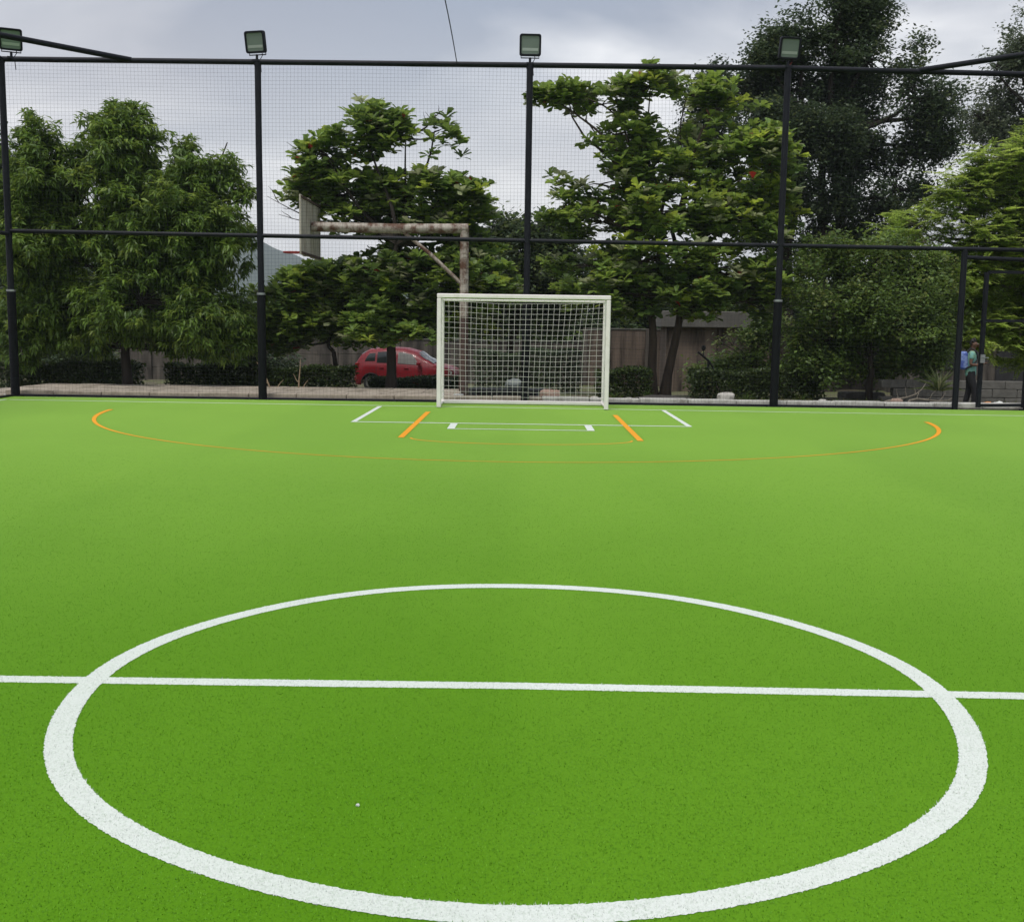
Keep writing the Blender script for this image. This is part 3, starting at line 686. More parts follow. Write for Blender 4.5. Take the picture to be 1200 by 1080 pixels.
        D = R(side)*sg[:, None]+R(FD)*0.45+rng.normal(size=(q*lf, 3))*0.12; Nn = np.tile([0, 0, 1.], (q*lf, 1))+rng.normal(size=(q*lf, 3))*0.2
        Ln = R(FL)*(0.34-0.2*np.abs(t-0.4)); Wd = Ln*0.34; tpl = T_TINY; m_ = fr_*lf
    elif style == 'needle':
        m_ = 34; P = np.repeat(pts, m_, 0)+rng.normal(size=(n*m_, 3))*0.10; o2 = np.repeat(outw, m_, 0)
        az = rng.random(n*m_)*2*PI; el = rng.uniform(-0.7, 0.9, n*m_)
        D = np.stack([np.cos(az)*np.cos(el), np.sin(az)*np.cos(el), np.sin(el)], 1)+0.6*o2; Nn = rng.normal(size=(n*m_, 3))
        Ln = rng.uniform(.25, .5, n*m_)*leafk; Wd = Ln*0.05; tpl = T_TINY
    else:                                                # small leaves in loose clumps
        m_ = 20; P = np.repeat(pts, m_, 0)+rng.normal(size=(n*m_, 3))*0.13*leafk; o2 = np.repeat(outw, m_, 0)
        az = rng.random(n*m_)*2*PI; el = rng.uniform(-0.8, 0.6, n*m_)
        D = np.stack([np.cos(az)*np.cos(el), np.sin(az)*np.cos(el), np.sin(el)], 1)+0.3*o2; Nn = np.tile([0, 0, 1.], (n*m_, 1))+rng.normal(size=(n*m_, 3))*0.5
        Ln = rng.uniform(.09, .16, n*m_)*leafk; Wd = Ln*rng.uniform(.42, .6, n*m_); tpl = T_TINY
    cc = palette(n, cols, wts, 0.25); col = np.repeat(cc, m_, 0)*(1+rng.uniform(-.18, .18, (n*m_, 1)))
    if style == 'almond':
        red = rng.random(len(col)) < 0.0035; col[red] = np.array([0.30, 0.05, 0.02])
    cr_ = leaf_mesh('crown', P, D, Nn, Ln, Wd, col, tpl, M['leaf_soft'] if style in ('feather', 'needle') else M['leaf'], root)
    tag(cr_, kind='stuff'); return root
def px(base, lst, sz=1.0, sr=1.0):                                       # lobe lists are drawn around the trunk foot
    return [((a-base[0])*(sr if a > base[0] else 1), (base[1]-b)*sz)+tuple(r) for a, b, *r in lst]
GREEN_M = [(0.110, 0.191, 0.030), (0.147, 0.238, 0.038), (0.081, 0.144, 0.030), (0.192, 0.273, 0.048)]
GREEN_A = [(0.151, 0.243, 0.051), (0.208, 0.310, 0.059), (0.104, 0.177, 0.044), (0.303, 0.399, 0.059), (0.303, 0.340, 0.192)]
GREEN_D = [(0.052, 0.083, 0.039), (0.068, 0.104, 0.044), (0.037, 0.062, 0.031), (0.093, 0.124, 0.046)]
GREEN_F = [(0.300, 0.420, 0.090), (0.372, 0.492, 0.108), (0.216, 0.324, 0.066), (0.180, 0.240, 0.072)]
GREEN_B = [(0.101, 0.165, 0.036), (0.130, 0.207, 0.041), (0.073, 0.121, 0.033), (0.174, 0.213, 0.062)]

tree('mango_tree', 'broad mango tree with drooping leaves and a short dark trunk', 'tree', (-10.06, 27.7, gz(0, 27.7)), 1/46.3,
     px((148, 459), [(70, 205, 50, 52), (150, 172, 36, 38), (148, 130, 14, 14), (118, 158, 18, 20), (180, 170, 22, 26), (225, 215, 40, 34), (270, 158, 12, 14), (262, 190, 16, 20), (228, 172, 12, 14), (285, 225, 12, 20), (170, 128, 10, 12), (112, 145, 10, 14), (45, 255, 35, 55), (60, 290, 52, 55), (130, 250, 65, 60), (205, 262, 65, 60), (262, 275, 36, 55), (52, 360, 42, 42), (40, 395, 30, 25), (105, 360, 58, 42), (180, 350, 65, 40), (250, 360, 50, 45), (275, 395, 30, 22), (215, 395, 35, 20), (105, 395, 35, 20)], sz=0.955),
     'mango', GREEN_M, [4, 3, 3, 1.5], 200, cs=0.15, per=8, flat=0.9, shell=0.35, tr=0.15, fork=0.17, seed=1.3, gap=-0.25, twigs=0.06)
tree('almond_tree', 'umbrella shaped almond tree behind the red car with an open sky gap in its crown', 'tree', (-3.33, 27.5, gz(0, 27.5)), 1/46.5,
     px((457, 464), [(430, 150, 48, 18), (385, 178, 30, 18), (475, 158, 38, 14), (508, 150, 14, 8), (372, 205, 28, 16), (405, 222, 45, 20), (465, 212, 45, 18), (455, 245, 50, 16), (520, 222, 42, 18), (555, 235, 22, 18), (395, 246, 32, 9), (445, 256, 42, 8), (515, 260, 50, 18), (355, 218, 10, 6), (560, 280, 34, 22), (500, 300, 48, 22), (450, 322, 40, 22), (540, 320, 50, 26), (580, 318, 28, 24), (470, 352, 42, 20), (525, 360, 45, 22), (455, 376, 42, 16), (500, 378, 36, 14)], sz=0.955),
     'almond', GREEN_A, [4, 3, 3, .8, 1], bare=[((-60, 195), (-138, 225)), ((-50, 190), (-125, 205)), ((-40, 230), (-115, 285)), ((30, 300), (62, 322))], dens=  105, fat=1.25, cs=0.2, per=6, flat=0.6, shell=0.5, leafk=1.2, tr=0.14, fork=0.3, seed=2.1, gap=0.02, twigs=0.14)
tree('almond_tree', 'young low almond tree beneath the basketball ring', 'tree', (-5.0, 29.0, gz(0, 29)), 1/44.0,
     px((390, 462), [(345, 352, 38, 18), (390, 345, 42, 20), (425, 350, 34, 22), (330, 372, 32, 22), (372, 375, 42, 22), (415, 378, 36, 22), (372, 332, 26, 10), (412, 330, 24, 10), (325, 400, 26, 14)]),
     'almond', GREEN_A, [4, 4, 2, 1, 1],  105, fat=1.25, cs=0.2, per=6, flat=0.6, shell=0.5, leafk=1.2, tr=0.08, fork=0.35, seed=3.3, gap=-0.35)
tree('almond_tree', 'large twin trunked almond tree with scattered red leaves beside the goal', 'tree', (3.66, 29.0, gz(0, 29)), 1/44.1,
     px((765, 462), [(790, 98, 32, 12), (742, 96, 30, 12), (690, 112, 40, 18), (620, 98, 10, 8), (650, 105, 18, 9), (845, 100, 32, 18), (705, 148, 48, 18), (765, 140, 40, 18), (835, 150, 48, 22), (885, 165, 32, 22), (672, 130, 30, 16), (690, 205, 42, 18), (748, 190, 50, 20), (815, 198, 52, 20), (882, 212, 38, 22), (650, 232, 26, 14), (695, 250, 55, 20), (770, 240, 52, 22), (850, 250, 52, 22), (900, 250, 25, 18), (690, 300, 55, 20), (750, 295, 60, 22), (830, 305, 60, 22), (890, 315, 32, 22), (735, 340, 52, 18), (815, 342, 52, 16), (690, 345, 42, 20), (870, 345, 35, 18)], sz=0.945, sr=0.9),
     'almond', GREEN_A, [4, 4, 2, 1.3, 1.2],  88, fat=1.15, cs=0.2, per=6, flat=0.6, shell=0.5, leafk=1.2, bark='bark_brown', tr=0.135, fork=0.27, trunks=[(-0.18, -0.1), (0.12, 0.35)], seed=4.4, gap=0.08, twigs=0.13)
tree('dark_tree', 'towering dark green tree rising above the fence top rail', 'tree', (10.9, 42, gz(0, 42)), 1/30.5,
     px((950, 446), [(965, 30, 42, 26), (1005, 18, 26, 22), (965, 8, 22, 14), (925, 52, 45, 26), (1000, 70, 52, 34), (885, 72, 32, 20), (850, 105, 36, 26), (825, 120, 30, 22), (820, 165, 30, 24), (915, 105, 50, 30), (985, 120, 52, 34), (1048, 118, 42, 30), (880, 155, 42, 30), (945, 165, 50, 32), (1010, 170, 46, 30), (1062, 160, 38, 24), (1085, 118, 20, 12), (905, 215, 50, 30), (975, 220, 45, 28), (1040, 215, 40, 32), (890, 262, 45, 22), (960, 275, 45, 22), (1030, 270, 45, 25)]),
     'small', GREEN_D, [4, 3, 3, 1], 112, cs=0.26, per=12, shell=0.45, tr=0.30, fork=0.38, trunks=[(-0.8, -0.2), (0.2, 0.2), (0.7, 0.5)], seed=5.2, gap=-0.1, ns=1.3, leafk=1.25, twigs=0.08)
tree('airy_tree', 'hazy grey green tree with airy foliage behind the gate corner', 'tree', (21.5, 46, gz(0, 46)), 1/27.8,
     px((1200, 437), [(1180, 60, 40, 22), (1148, 72, 30, 16), (1192, 22, 24, 24), (1122, 78, 24, 10), (1205, 95, 45, 22), (1150, 100, 36, 14), (1155, 140, 42, 22), (1195, 160, 45, 26), (1112, 132, 26, 18), (1160, 185, 45, 22), (1240, 60, 50, 40), (1240, 140, 40, 50)]),
     'small', [(.10, .13, .078), (.13, .16, .09), (.075, .105, .06)], [3, 2, 2], 62, cs=0.3, per=10, tr=0.26, fork=0.4, seed=6.1, gap=-0.1, ns=1.4, leafk=1.25)
tree('flame_tree', 'bright yellow green tree of fine feathery fronds over the gate', 'tree', (14.0, 30.5, gz(0, 30.5)), 1/42.0,
     px((1190, 452), [(1150, 182, 50, 14), (1195, 172, 36, 16), (1112, 212, 42, 12), (1170, 222, 52, 16), (1062, 250, 38, 12), (1112, 262, 45, 14), (1182, 272, 48, 18), (1038, 276, 20, 8), (1092, 305, 45, 14), (1152, 315, 46, 14), (1200, 330, 36, 18), (1100, 342, 28, 10), (1172, 362, 40, 14), (1122, 375, 26, 10), (1190, 395, 30, 12), (1240, 240, 55, 60), (1230, 180, 40, 20)]),
     'feather', GREEN_F, [4, 3, 2, 1], 88, fat=1.7, cs=0.24, per=6, flat=0.75, shell=0.4, bark='bark_pale', tr=0.13, fork=0.34, seed=7.7, gap=-0.3, twigs=0.2)
tree('bushy_tree', 'dense low bushy tree between the gate and the fence post', 'tree', (8.95, 28.2, gz(0, 28.2)), 1/45.4,
     px((1000, 465), [(945, 305, 34, 28), (995, 312, 50, 34), (1048, 330, 44, 38), (955, 350, 46, 34), (1015, 370, 56, 38), (945, 398, 36, 30), (1000, 412, 50, 30), (1056, 398, 36, 36), (1065, 312, 24, 18), (935, 430, 26, 22), (1080, 370, 26, 30)]),
     'small', GREEN_B, [4, 3, 3, 1.5], 150, tr=0.11, fork=0.2, seed=8.8, gap=-0.3, leafk=0.95, cs=0.15, per=9, twigs=0.05)
tree('creeper_bush', 'straggling dark bush growing against the brown shed wall', 'bush', (6.9, 33.0, gz(0, 33)), 1/38.8,
     px((885, 452), [(890, 395, 26, 22), (875, 425, 26, 22), (905, 420, 24, 26), (845, 428, 26, 14), (860, 392, 16, 8), (835, 385, 14, 6), (905, 372, 20, 14)]),
     'small', GREEN_B, [4, 2, 4, 1], 95, tr=0.05, fork=0.25, seed=8.1, gap=-0.2, leafk=1.1, cs=0.16, per=8)
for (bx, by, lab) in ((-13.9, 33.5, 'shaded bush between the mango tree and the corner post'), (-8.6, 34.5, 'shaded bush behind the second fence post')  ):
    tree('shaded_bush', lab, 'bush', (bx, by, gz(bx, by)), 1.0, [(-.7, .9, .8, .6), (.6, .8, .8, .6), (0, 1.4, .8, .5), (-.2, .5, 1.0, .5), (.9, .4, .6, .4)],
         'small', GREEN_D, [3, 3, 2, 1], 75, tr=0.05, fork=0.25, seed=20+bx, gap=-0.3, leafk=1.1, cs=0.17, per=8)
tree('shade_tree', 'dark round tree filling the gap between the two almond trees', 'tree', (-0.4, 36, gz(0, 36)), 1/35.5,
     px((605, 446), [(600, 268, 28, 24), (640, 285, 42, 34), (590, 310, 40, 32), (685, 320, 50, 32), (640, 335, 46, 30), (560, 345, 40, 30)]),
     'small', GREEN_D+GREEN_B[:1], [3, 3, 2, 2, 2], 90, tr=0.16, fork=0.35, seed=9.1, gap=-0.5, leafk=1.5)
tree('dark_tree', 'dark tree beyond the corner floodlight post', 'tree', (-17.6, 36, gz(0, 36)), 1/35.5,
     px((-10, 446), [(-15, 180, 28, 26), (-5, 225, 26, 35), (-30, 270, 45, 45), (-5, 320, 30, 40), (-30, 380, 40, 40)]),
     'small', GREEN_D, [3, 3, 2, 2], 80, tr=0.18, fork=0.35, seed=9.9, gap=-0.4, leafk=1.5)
BGW = ['left of the corner post, past the wall', 'behind the corner post, past the wall', 'directly behind the mango crown, past the wall', 'behind the second fence post, past the wall', 'behind the basketball ring, past the wall', 'behind the red car, past the wall', 'behind the goal net, past the wall', 'behind the twin trunked almond, past the wall', 'behind the shed roof slab, past the wall', 'behind the bushy tree, past the wall', 'behind the gate post, past the wall', 'behind the block building', 'past the end of the block building']
for i, (bx, by, s_) in enumerate([(-27, 50, 1.15), (-21.5, 52, 1.2), (-16.5, 49, 1.1), (-12.2, 52, .85), (-8.3, 49.5, .72), (-4.2, 51, .8), (0.4, 49, 1.0), (5.2, 51, 1.1), (9.8, 49, 1.15), (14.8, 52, 1.2), (19.5, 50, 1.3), (25, 53, 1.5), (31, 50, 1.3)]):
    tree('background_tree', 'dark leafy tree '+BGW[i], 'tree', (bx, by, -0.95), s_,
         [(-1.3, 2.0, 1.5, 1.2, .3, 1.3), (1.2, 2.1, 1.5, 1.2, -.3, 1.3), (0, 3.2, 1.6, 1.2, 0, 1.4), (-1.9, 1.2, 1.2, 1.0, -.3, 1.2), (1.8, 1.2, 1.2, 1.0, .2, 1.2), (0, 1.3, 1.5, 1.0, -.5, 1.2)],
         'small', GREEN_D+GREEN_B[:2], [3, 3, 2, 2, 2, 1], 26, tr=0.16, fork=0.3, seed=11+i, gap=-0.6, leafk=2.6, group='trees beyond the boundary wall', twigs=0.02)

# ------------------------------------------------------------------ hedges and low plants
GREEN_H = [(.045, .075, .020), (.06, .095, .022), (.03, .052, .016), (.085, .105, .035)]
def hedge(label, x0, x1, y0, y1, z1, n, cols=GREEN_H, cat='hedge'):
    cx, cy = (x0+x1)/2, (y0+y1)/2; b = gz(cx, cy); root = empty('hedge', (cx, cy, b)); tag(root, label, cat)
    hx, hyv, hh = (x1-x0)/2, (y1-y0)/2, z1-b
    P = np.stack([rng.uniform(-hx, hx, n), rng.uniform(-hyv, hyv, n), rng.uniform(0.0, hh, n)], 1)
    f = rng.integers(0, 4, n); P[f == 0, 1] = -hyv+np.abs(rng.normal(size=(f == 0).sum()))*0.07; P[f == 1, 2] = hh-np.abs(rng.normal(size=(f == 1).sum()))*0.06
    wob = 0.06*np.sin(P[:, 0]*2.3)+0.04*np.sin(P[:, 0]*5.1+1); P[:, 2] *= 1+wob; P[:, 1] += 0.05*np.sin(P[:, 0]*3.7+P[:, 2]*6)
    az = rng.random(n)*2*PI; el = rng.uniform(-.6, 1.1, n); D = np.stack([np.cos(az)*np.cos(el), np.sin(az)*np.cos(el), np.sin(el)], 1)
    Nn = np.tile([0, -0.3, 1.], (n, 1))+rng.normal(size=(n, 3))*0.6; Ln = rng.uniform(.06, .12, n)
    o = leaf_mesh('foliage', P, D, Nn, Ln, Ln*0.55, palette(n, cols, [3, 3, 3, 1], 0.3), T_TINY, M['leaf'], root); tag(o, kind='stuff')
    st = MB()
    for k in range(int((x1-x0)/0.28)):
        x = -hx+0.15+k*0.28+jit(.06); st.tube(wobble((x, jit(hyv*.5), -0.06), (x+jit(.15), jit(hyv*.5), hh*0.85), 3, 0.03), [0.012, 0.01, 0.007, 0.004], 5, False)
    st.build('stems', M['bark'], root)
hedge('clipped hedge running past the mango trunk to the corner post', -13.6, -9.9, 28.0, 28.8, 0.42, 9000)
hedge('clipped hedge between the mango trunk and the second fence post', -9.4, -6.9, 28.6, 29.3, 0.38, 6500)
hedge('clipped hedge under the young almond tree by the dry sticks', -6.7, -4.3, 27.6, 28.4, 0.36, 7000)
hedge('ragged dark hedge in front of the red car', -4.1, -1.6, 29.2, 29.9, 0.05, 6000, GREEN_D)
hedge('clipped hedge beside the goal post and the twin trunks', 1.9, 3.3, 27.8, 28.5, 0.42, 4200)
hedge('clipped hedge running from the twin trunks towards the bushy tree', 4.35, 7.7, 27.9, 28.7, 0.42, 8500)
hedge('dark loose bushes seen through the goal net', -1.4, 1.7, 31.5, 32.6, 0.75, 9000, GREEN_D)

def spiky(name, label, loc, n, ln, wd, cols, cat='plant', up=(0.2, 1.3), group=None):
    root = empty(name, loc); tag(root, label, cat, group)
    az = rng.random(n)*2*PI; el = rng.uniform(up[0], up[1], n); D = np.stack([np.cos(az)*np.cos(el), np.sin(az)*np.cos(el), np.sin(el)], 1)
    P = D*0.02; P[:, 2] -= 0.02; Ln = rng.uniform(.6, 1, n)*ln
    o = leaf_mesh('blades', P, D, np.tile([0, 0, 1.], (n, 1))+rng.normal(size=(n, 3))*0.2, Ln, np.full(n, wd), palette(n, cols, [1]*len(cols)), T_LANCE, M['leaf_soft'], root); tag(o, kind='stuff')
    return root
spiky('spiky_plant', 'pale spiky leaved plant beside the gate post', (10.1, 26.6, gz(0, 26.6)+0.35), 46, 0.75, 0.04, [(.16, .20, .09), (.22, .24, .13), (.12, .17, .06)])
for (x, y, nm) in ((-9.1, 26.9, 'mango trunk'), (-5.7, 27.3, 'dry sticks'), (2.3, 26.9, 'goal post'), (3.1, 27.2, 'twin trunks'), (5.5, 26.8, 'white stone'), (6.8, 26.6, 'bushy tree')):
    spiky('weed_tuft', f'small green weed tuft growing at the hedge foot near the {nm}', (x, y, gz(x, y)), 40, 0.32, 0.03, [(.05, .10, .02), (.08, .13, .03), (.10, .11, .04)], up=(.3, 1.4))
# dry grass and litter leaves on the soil to the right: nobody could count it
n = 5200; X = rng.uniform(1.8, 14, n); Y = 22.3+4.8*rng.random(n)**1.3; keep = vnoise(np.stack([X, Y, 0*X], 1), 1.3, 2.0) > -0.15; X = X[keep]; Y = Y[keep]; n = len(X)
P = np.stack([X, Y, [gz(a, b)+0.0 for a, b in zip(X, Y)]], 1); az = rng.random(n)*6.28; el = rng.uniform(.3, 1.4, n)
D = np.stack([np.cos(az)*np.cos(el), np.sin(az)*np.cos(el), np.sin(el)], 1); Ln = rng.uniform(.06, .17, n)
tag(leaf_mesh('rough_grass', P, D, np.tile([0, 1., .3], (n, 1)), Ln, Ln*0.14, palette(n, [(.07, .11, .025), (.11, .12, .04), (.20, .17, .08)], [3, 2, 1.5]), T_TINY, M['leaf_soft'], None), 'sparse rough grass on the soil behind the kerb', 'grass', kind='stuff')

# dry sticks
for (x, z0, dxv, hgt, lab) in ((-6.05, 0, -0.42, 0.85, 'leaning dry stick in front of the hedge by the path'), (-5.45, 0, 0.05, 0.92, 'upright dry stick in front of the hedge by the path')):
    y = 26.6; r = empty('dry_stick', (x, y, gz(x, y)-0.03)); tag(r, lab, 'stick', 'dry sticks by the path')
    MB().tube(wobble((0, 0, 0), (dxv, 0, hgt), 5, 0.04), [0.022, 0.02, 0.018, 0.014, 0.01, 0.006], 6).build('stalk', M['straw'], r, True)
    MB().tube(wobble((dxv*0.1, 0, 0.1), (0.22, 0.05, 0.42), 4, 0.02), [0.014, 0.012, 0.01, 0.008, 0.004], 5).build('twig', M['straw'], r, True)
    MB().tube(wobble((dxv*0.4, 0, hgt*0.4), (dxv*0.4-0.16, 0.03, hgt*0.62), 4, 0.02), [0.012, 0.01, 0.008, 0.006, 0.003], 5).build('twig', M['straw'], r, True)
for (x0, z_, x1, z1, lab) in ((8.6, 0.05, 9.7, 0.55, 'pale dead branch propped on the soil below the bushy tree'), (9.2, 0.02, 10.4, 0.22, 'pale dead branch lying beside the spiky plant')):
    y = 26.2; r = empty('dead_branch', (x0, y, gz(x0, y))); tag(r, lab, 'branch')
    pth = wobble((0, 0, z_), (x1-x0, 0.15, z1), 6, 0.12); MB().tube(pth, [0.03, 0.028, 0.025, 0.02, 0.016, 0.012, 0.006], 7).build('limb', M['bark_pale'], r, True)
    for i_ in (2, 3, 4): MB().tube(wobble(pth[i_], pth[i_]+Vector((jit(.2)+.15, jit(.1), .25)), 3, .04), [0.014, 0.01, 0.007, 0.003], 5).build('twig', M['bark_pale'], r, True)

def rock(name, label, loc, sx, sy, sz, m, cat='stone', rough=0.12, squareness=0.55):
    V = []; F = []; nu, nv = 14, 8
    for j in range(nv+1):
        th = PI*j/nv
        for i in range(nu):
            ph = 2*PI*i/nu; d = [math.sin(th)*math.cos(ph), math.sin(th)*math.sin(ph), math.cos(th)]
            d = [math.copysign(abs(c)**squareness, c) for c in d]; q = 1+rough*(math.sin(3*ph+2*th+sx*9)*0.5+jit(0.5))
            V.append((d[0]*sx*q, d[1]*sy*q, (d[2]*q+0.92)*sz))
    for j in range(nv):
        for i in range(nu): F.append((j*nu+i, (j+1)*nu+i, (j+1)*nu+(i+1) % nu, j*nu+(i+1) % nu))
    o = MB().add(V, F).build(name, m, None, True); o.location = loc; o.rotation_euler = (0, 0, jit(.4)); tag(o, label, cat); return o
rock('stone_block', 'tan stone block on the ground behind the goal', (0.62, 24.3, gz(0, 24.3)), 0.21, 0.17, 0.17, M['stone_tan'], squareness=0.4)
rock('stone', 'whitish stone lying in front of the hedge', (4.9, 26.3, gz(0, 26.3)), 0.20, 0.15, 0.13, M['stone_white'])
rock('stone', 'reddish brown stone under the bushy tree', (8.75, 25.6, gz(0, 25.6)), 0.14, 0.1, 0.10, M['stone_tan'])
rock('soil_mound', 'low dark grey heap of soil beside the twin trunks', (3.2, 25.6, gz(0, 25.6)-0.05), 0.85, 0.45, 0.12, M['mound'], 'mound', 0.3, 0.95)
rock('concrete_slab', 'flat grey concrete slab lying below the bushy tree', (9.1, 29.4, gz(0, 29.4)), 0.6, 0.3, 0.10, M['stone_grey'], 'slab', 0.04, 0.3)
for i, (x, y, lab) in enumerate([(-11.6, 26.9, 'foot of the corner hedge'), (1.75, 26.3, 'goal upright'), (2.55, 26.0, 'soil mound edge'), (7.25, 26.4, 'hedge end'), (10.9, 24.6, 'gate')]):
    rock('stone', f'small pale stone near the {lab}', (x, y, gz(x, y)), 0.10, 0.08, 0.06, M['stone_white'])
bk = empty('bucket', (-1.36, 23.4, gz(0, 23.4))); tag(bk, 'small white plastic paint tub behind the goal', 'tub')
MB().tube([(0, 0, 0), (0, 0, 0.01), (0, 0, 0.2), (0, 0, 0.215)], [0.085, 0.088, 0.105, 0.11], 16).build('tub', M['plastic_white'], bk, True)
MB().tube([(0, 0, 0.216), (0, 0, 0.235)], 0.112, 16).build('lid', M['plastic_white'], bk, True)
MB().tube([(0.11*math.cos(t), -0.02, 0.19-0.09*math.sin(t)) for t in (PI*k/10 for k in range(11))], 0.004, 5).build('handle', M['steel'], bk, True)
bn = empty('low_bench', (-0.35, 24.6, gz(0, 24.6))); tag(bn, 'low black bench standing behind the goal', 'bench')
for k in range(3): MB().box(-0.85, 0.85, -0.2+k*0.14, -0.2+k*0.14+0.125, 0.30, 0.335, 0.006).build('seat_slat', M['bench'], bn)
for s in (-0.7, 0.7):
    for t in (-0.15, 0.15): MB().box(s-0.03, s+0.03, t-0.03, t+0.03, 0, 0.299).build('leg', M['bench'], bn)
    MB().box(s-0.02, s+0.02, -0.119, 0.119, 0.10, 0.14).build('stretcher', M['bench'], bn)
MB().box(-0.85, 0.85, 0.235, 0.262, 0.16, 0.29, 0.006).build('back_rail', M['bench'], bn)
rock('sack', 'crumpled pale grey sack lying on the low black bench', (-0.18, 24.55, gz(0, 24.6)+0.337), 0.2, 0.13, 0.11, M['bag_grey'], 'sack', 0.3, 0.9)
pl = empty('lever_post', (5.0, 29.6, gz(0, 29.6))); tag(pl, 'thin black post with a slanted bar and round knob above the hedge', 'post')
MB().tube([(0, 0, 0), (0.02, 0, 0.95)], 0.035, 8).build('shaft', M['trim'], pl, True)
MB().tube([(-0.28, 0, 1.2), (0.02, 0, 0.96), (0.2, 0, 0.7)], 0.028, 8).build('crossbar', M['trim'], pl, True)
MB().tube([(-0.12, 0, 1.08), (-0.13, 0, 1.24)], 0.014, 6).build('stem', M['trim'], pl, True)
MB().tube([(-0.13, 0, 1.24+0.07*(1-math.cos(t))) for t in (PI*k/8 for k in range(9))], [max(0.004, 0.06*math.sin(PI*k/8)) for k in range(9)], 10).build('knob', M['trim'], pl, True)
for (x, y, m, nm, lab) in ((10.75, 25.3, 'plastic_orange', 'orange', 'orange and white crushed carton on the ground beyond the gate'), (11.1, 25.5, 'plastic_white', 'white', 'white crumpled wrapper on the ground beyond the gate'), (11.55, 25.2, 'plastic_white', 'white', 'white plastic bag caught beside the gate stile')):
    rock('litter', lab, (x, y, gz(x, y)), 0.13, 0.1, 0.08, M[m], 'litter', 0.35, 0.9)

rock('paper_scrap', 'tiny white scrap lying on the grass inside the centre circle', (-0.515, 3.38, 0.0), 0.006, 0.004, 0.005, M['plastic_white'], 'scrap', 0.3, 0.8)

# ------------------------------------------------------------------ parked car
car = empty('parked_car', (-3.92, 38.2, gz(0, 38.2)), math.radians(-9)); tag(car, 'small red hatchback car parked behind the hedge', 'car')
def interp(tab, x):
    if x <= tab[0][0]: return tab[0][1]
    for (a, b), (c, d) in zip(tab[:-1], tab[1:]):
        if x <= c: t = (x-a)/(c-a); t = t*t*(3-2*t)*0.5+t*0.5; return b+(d-b)*t
    return tab[-1][1]
TOP = [(-1.80, .86), (-1.74, 1.05), (-1.55, 1.32), (-1.30, 1.46), (-0.7, 1.52), (-0.1, 1.50), (0.35, 1.40), (0.75, 1.15), (1.05, .97), (1.4, .90), (1.65, .80), (1.78, .62)]
BELT = [(-1.80, .80), (-1.6, .93), (-0.8, .93), (0.3, .89), (0.8, .87), (1.1, .85), (1.5, .76), (1.78, .55)]
WID = [(-1.80, .62), (-1.70, .74), (-1.4, .79), (0, .80), (1.1, .79), (1.5, .73), (1.7, .62), (1.78, .50)]
WX = (-1.18, 1.18); WR = 0.285
def zbot(x):
    z = 0.21
    for wx in WX:
        d = abs(x-wx)
        if d < WR+0.055: z = max(z, 0.27+math.sqrt((WR+0.055)**2-d*d))
    return z
def section(x):
    w_ = interp(WID, x); tp = interp(TOP, x); bl = min(interp(BELT, x), tp-0.03); zb = zbot(x)
    wr = w_*(0.74 if -1.6 < x < 0.6 else 0.78)
    gh_ = max(0, tp-bl); tum = min(1, gh_/0.5); wr = w_*(0.95-0.2*tum)
    return [(w_*0.93, zb), (w_*0.99, zb+0.10*min(1, (bl-zb))), (w_*1.0, zb+(bl-zb)*0.5), (w_*0.985, bl-0.04), (w_*0.955, bl), ((w_*0.955+wr)*0.5+0.015, bl+(tp-bl)*0.5), (wr, tp-0.09*tum-0.01), (wr*0.8, tp-0.03*tum), (wr*0.4, tp+0.0), (0, tp+0.006)]
sx_ = np.linspace(-1.80, 1.78, 74); V = []; F = []; ns_ = 10
for s in (1, -1):
    b0 = len(V)
    for x in sx_:
        for (yy, zz_) in section(x): V.append((x, s*yy, zz_))
    for i in range(len(sx_)-1):
        for k in range(ns_-1):
            q = (b0+i*ns_+k, b0+(i+1)*ns_+k, b0+(i+1)*ns_+k+1, b0+i*ns_+k+1); F.append(q if s < 0 else q[::-1])
for i0 in (0, (len(sx_)-1)*ns_):
    o2 = len(sx_)*ns_
    for k in range(ns_-1): F.append((i0+k, i0+k+1, o2+i0+k+1, o2+i0+k))
body = MB().add(V, F).build('body', M['car_red'], car, True)
def side_glass(x0, x1, s, name, m, t0=0.10, t1=0.86, off=0.012, sl0=0.0, sl1=0.0):
    V = []; F = []; n_ = 8; mm = 4
    for i in range(n_+1):
        for j in range(mm+1):
            t = t0+(t1-t0)*j/mm; x = x0+(x1-x0)*i/n_; f = j/mm; x += (sl0*(1-i/n_)+sl1*i/n_)*f
            S = section(x); A, B, D_ = S[4], S[5], S[6]
            (ya, za), (yb, zb_) = ((A, B) if t < 0.5 else (B, D_)); tt = t*2 if t < 0.5 else t*2-1
            V.append((x, s*(ya+(yb-ya)*tt+off), za+(zb_-za)*tt))
    for i in range(n_):
        for j in range(mm):
            a = i*(mm+1)+j; F.append((a, a+mm+1, a+mm+2, a+1))
    return MB().add(V, F).build(name, m, body, True)
for s in (-1, 1):
    side_glass(-1.42, -1.05, s, 'quarter_window', M['glass'], 0.2, 0.8, sl0=0.16)
    side_glass(-0.98, -0.32, s, 'rear_door_window', M['glass'], 0.1, 0.86)
    side_glass(-0.24, 0.52, s, 'front_door_window', M['shade'] if s < 0 else M['glass'], 0.1, 0.86, sl1=-0.28)
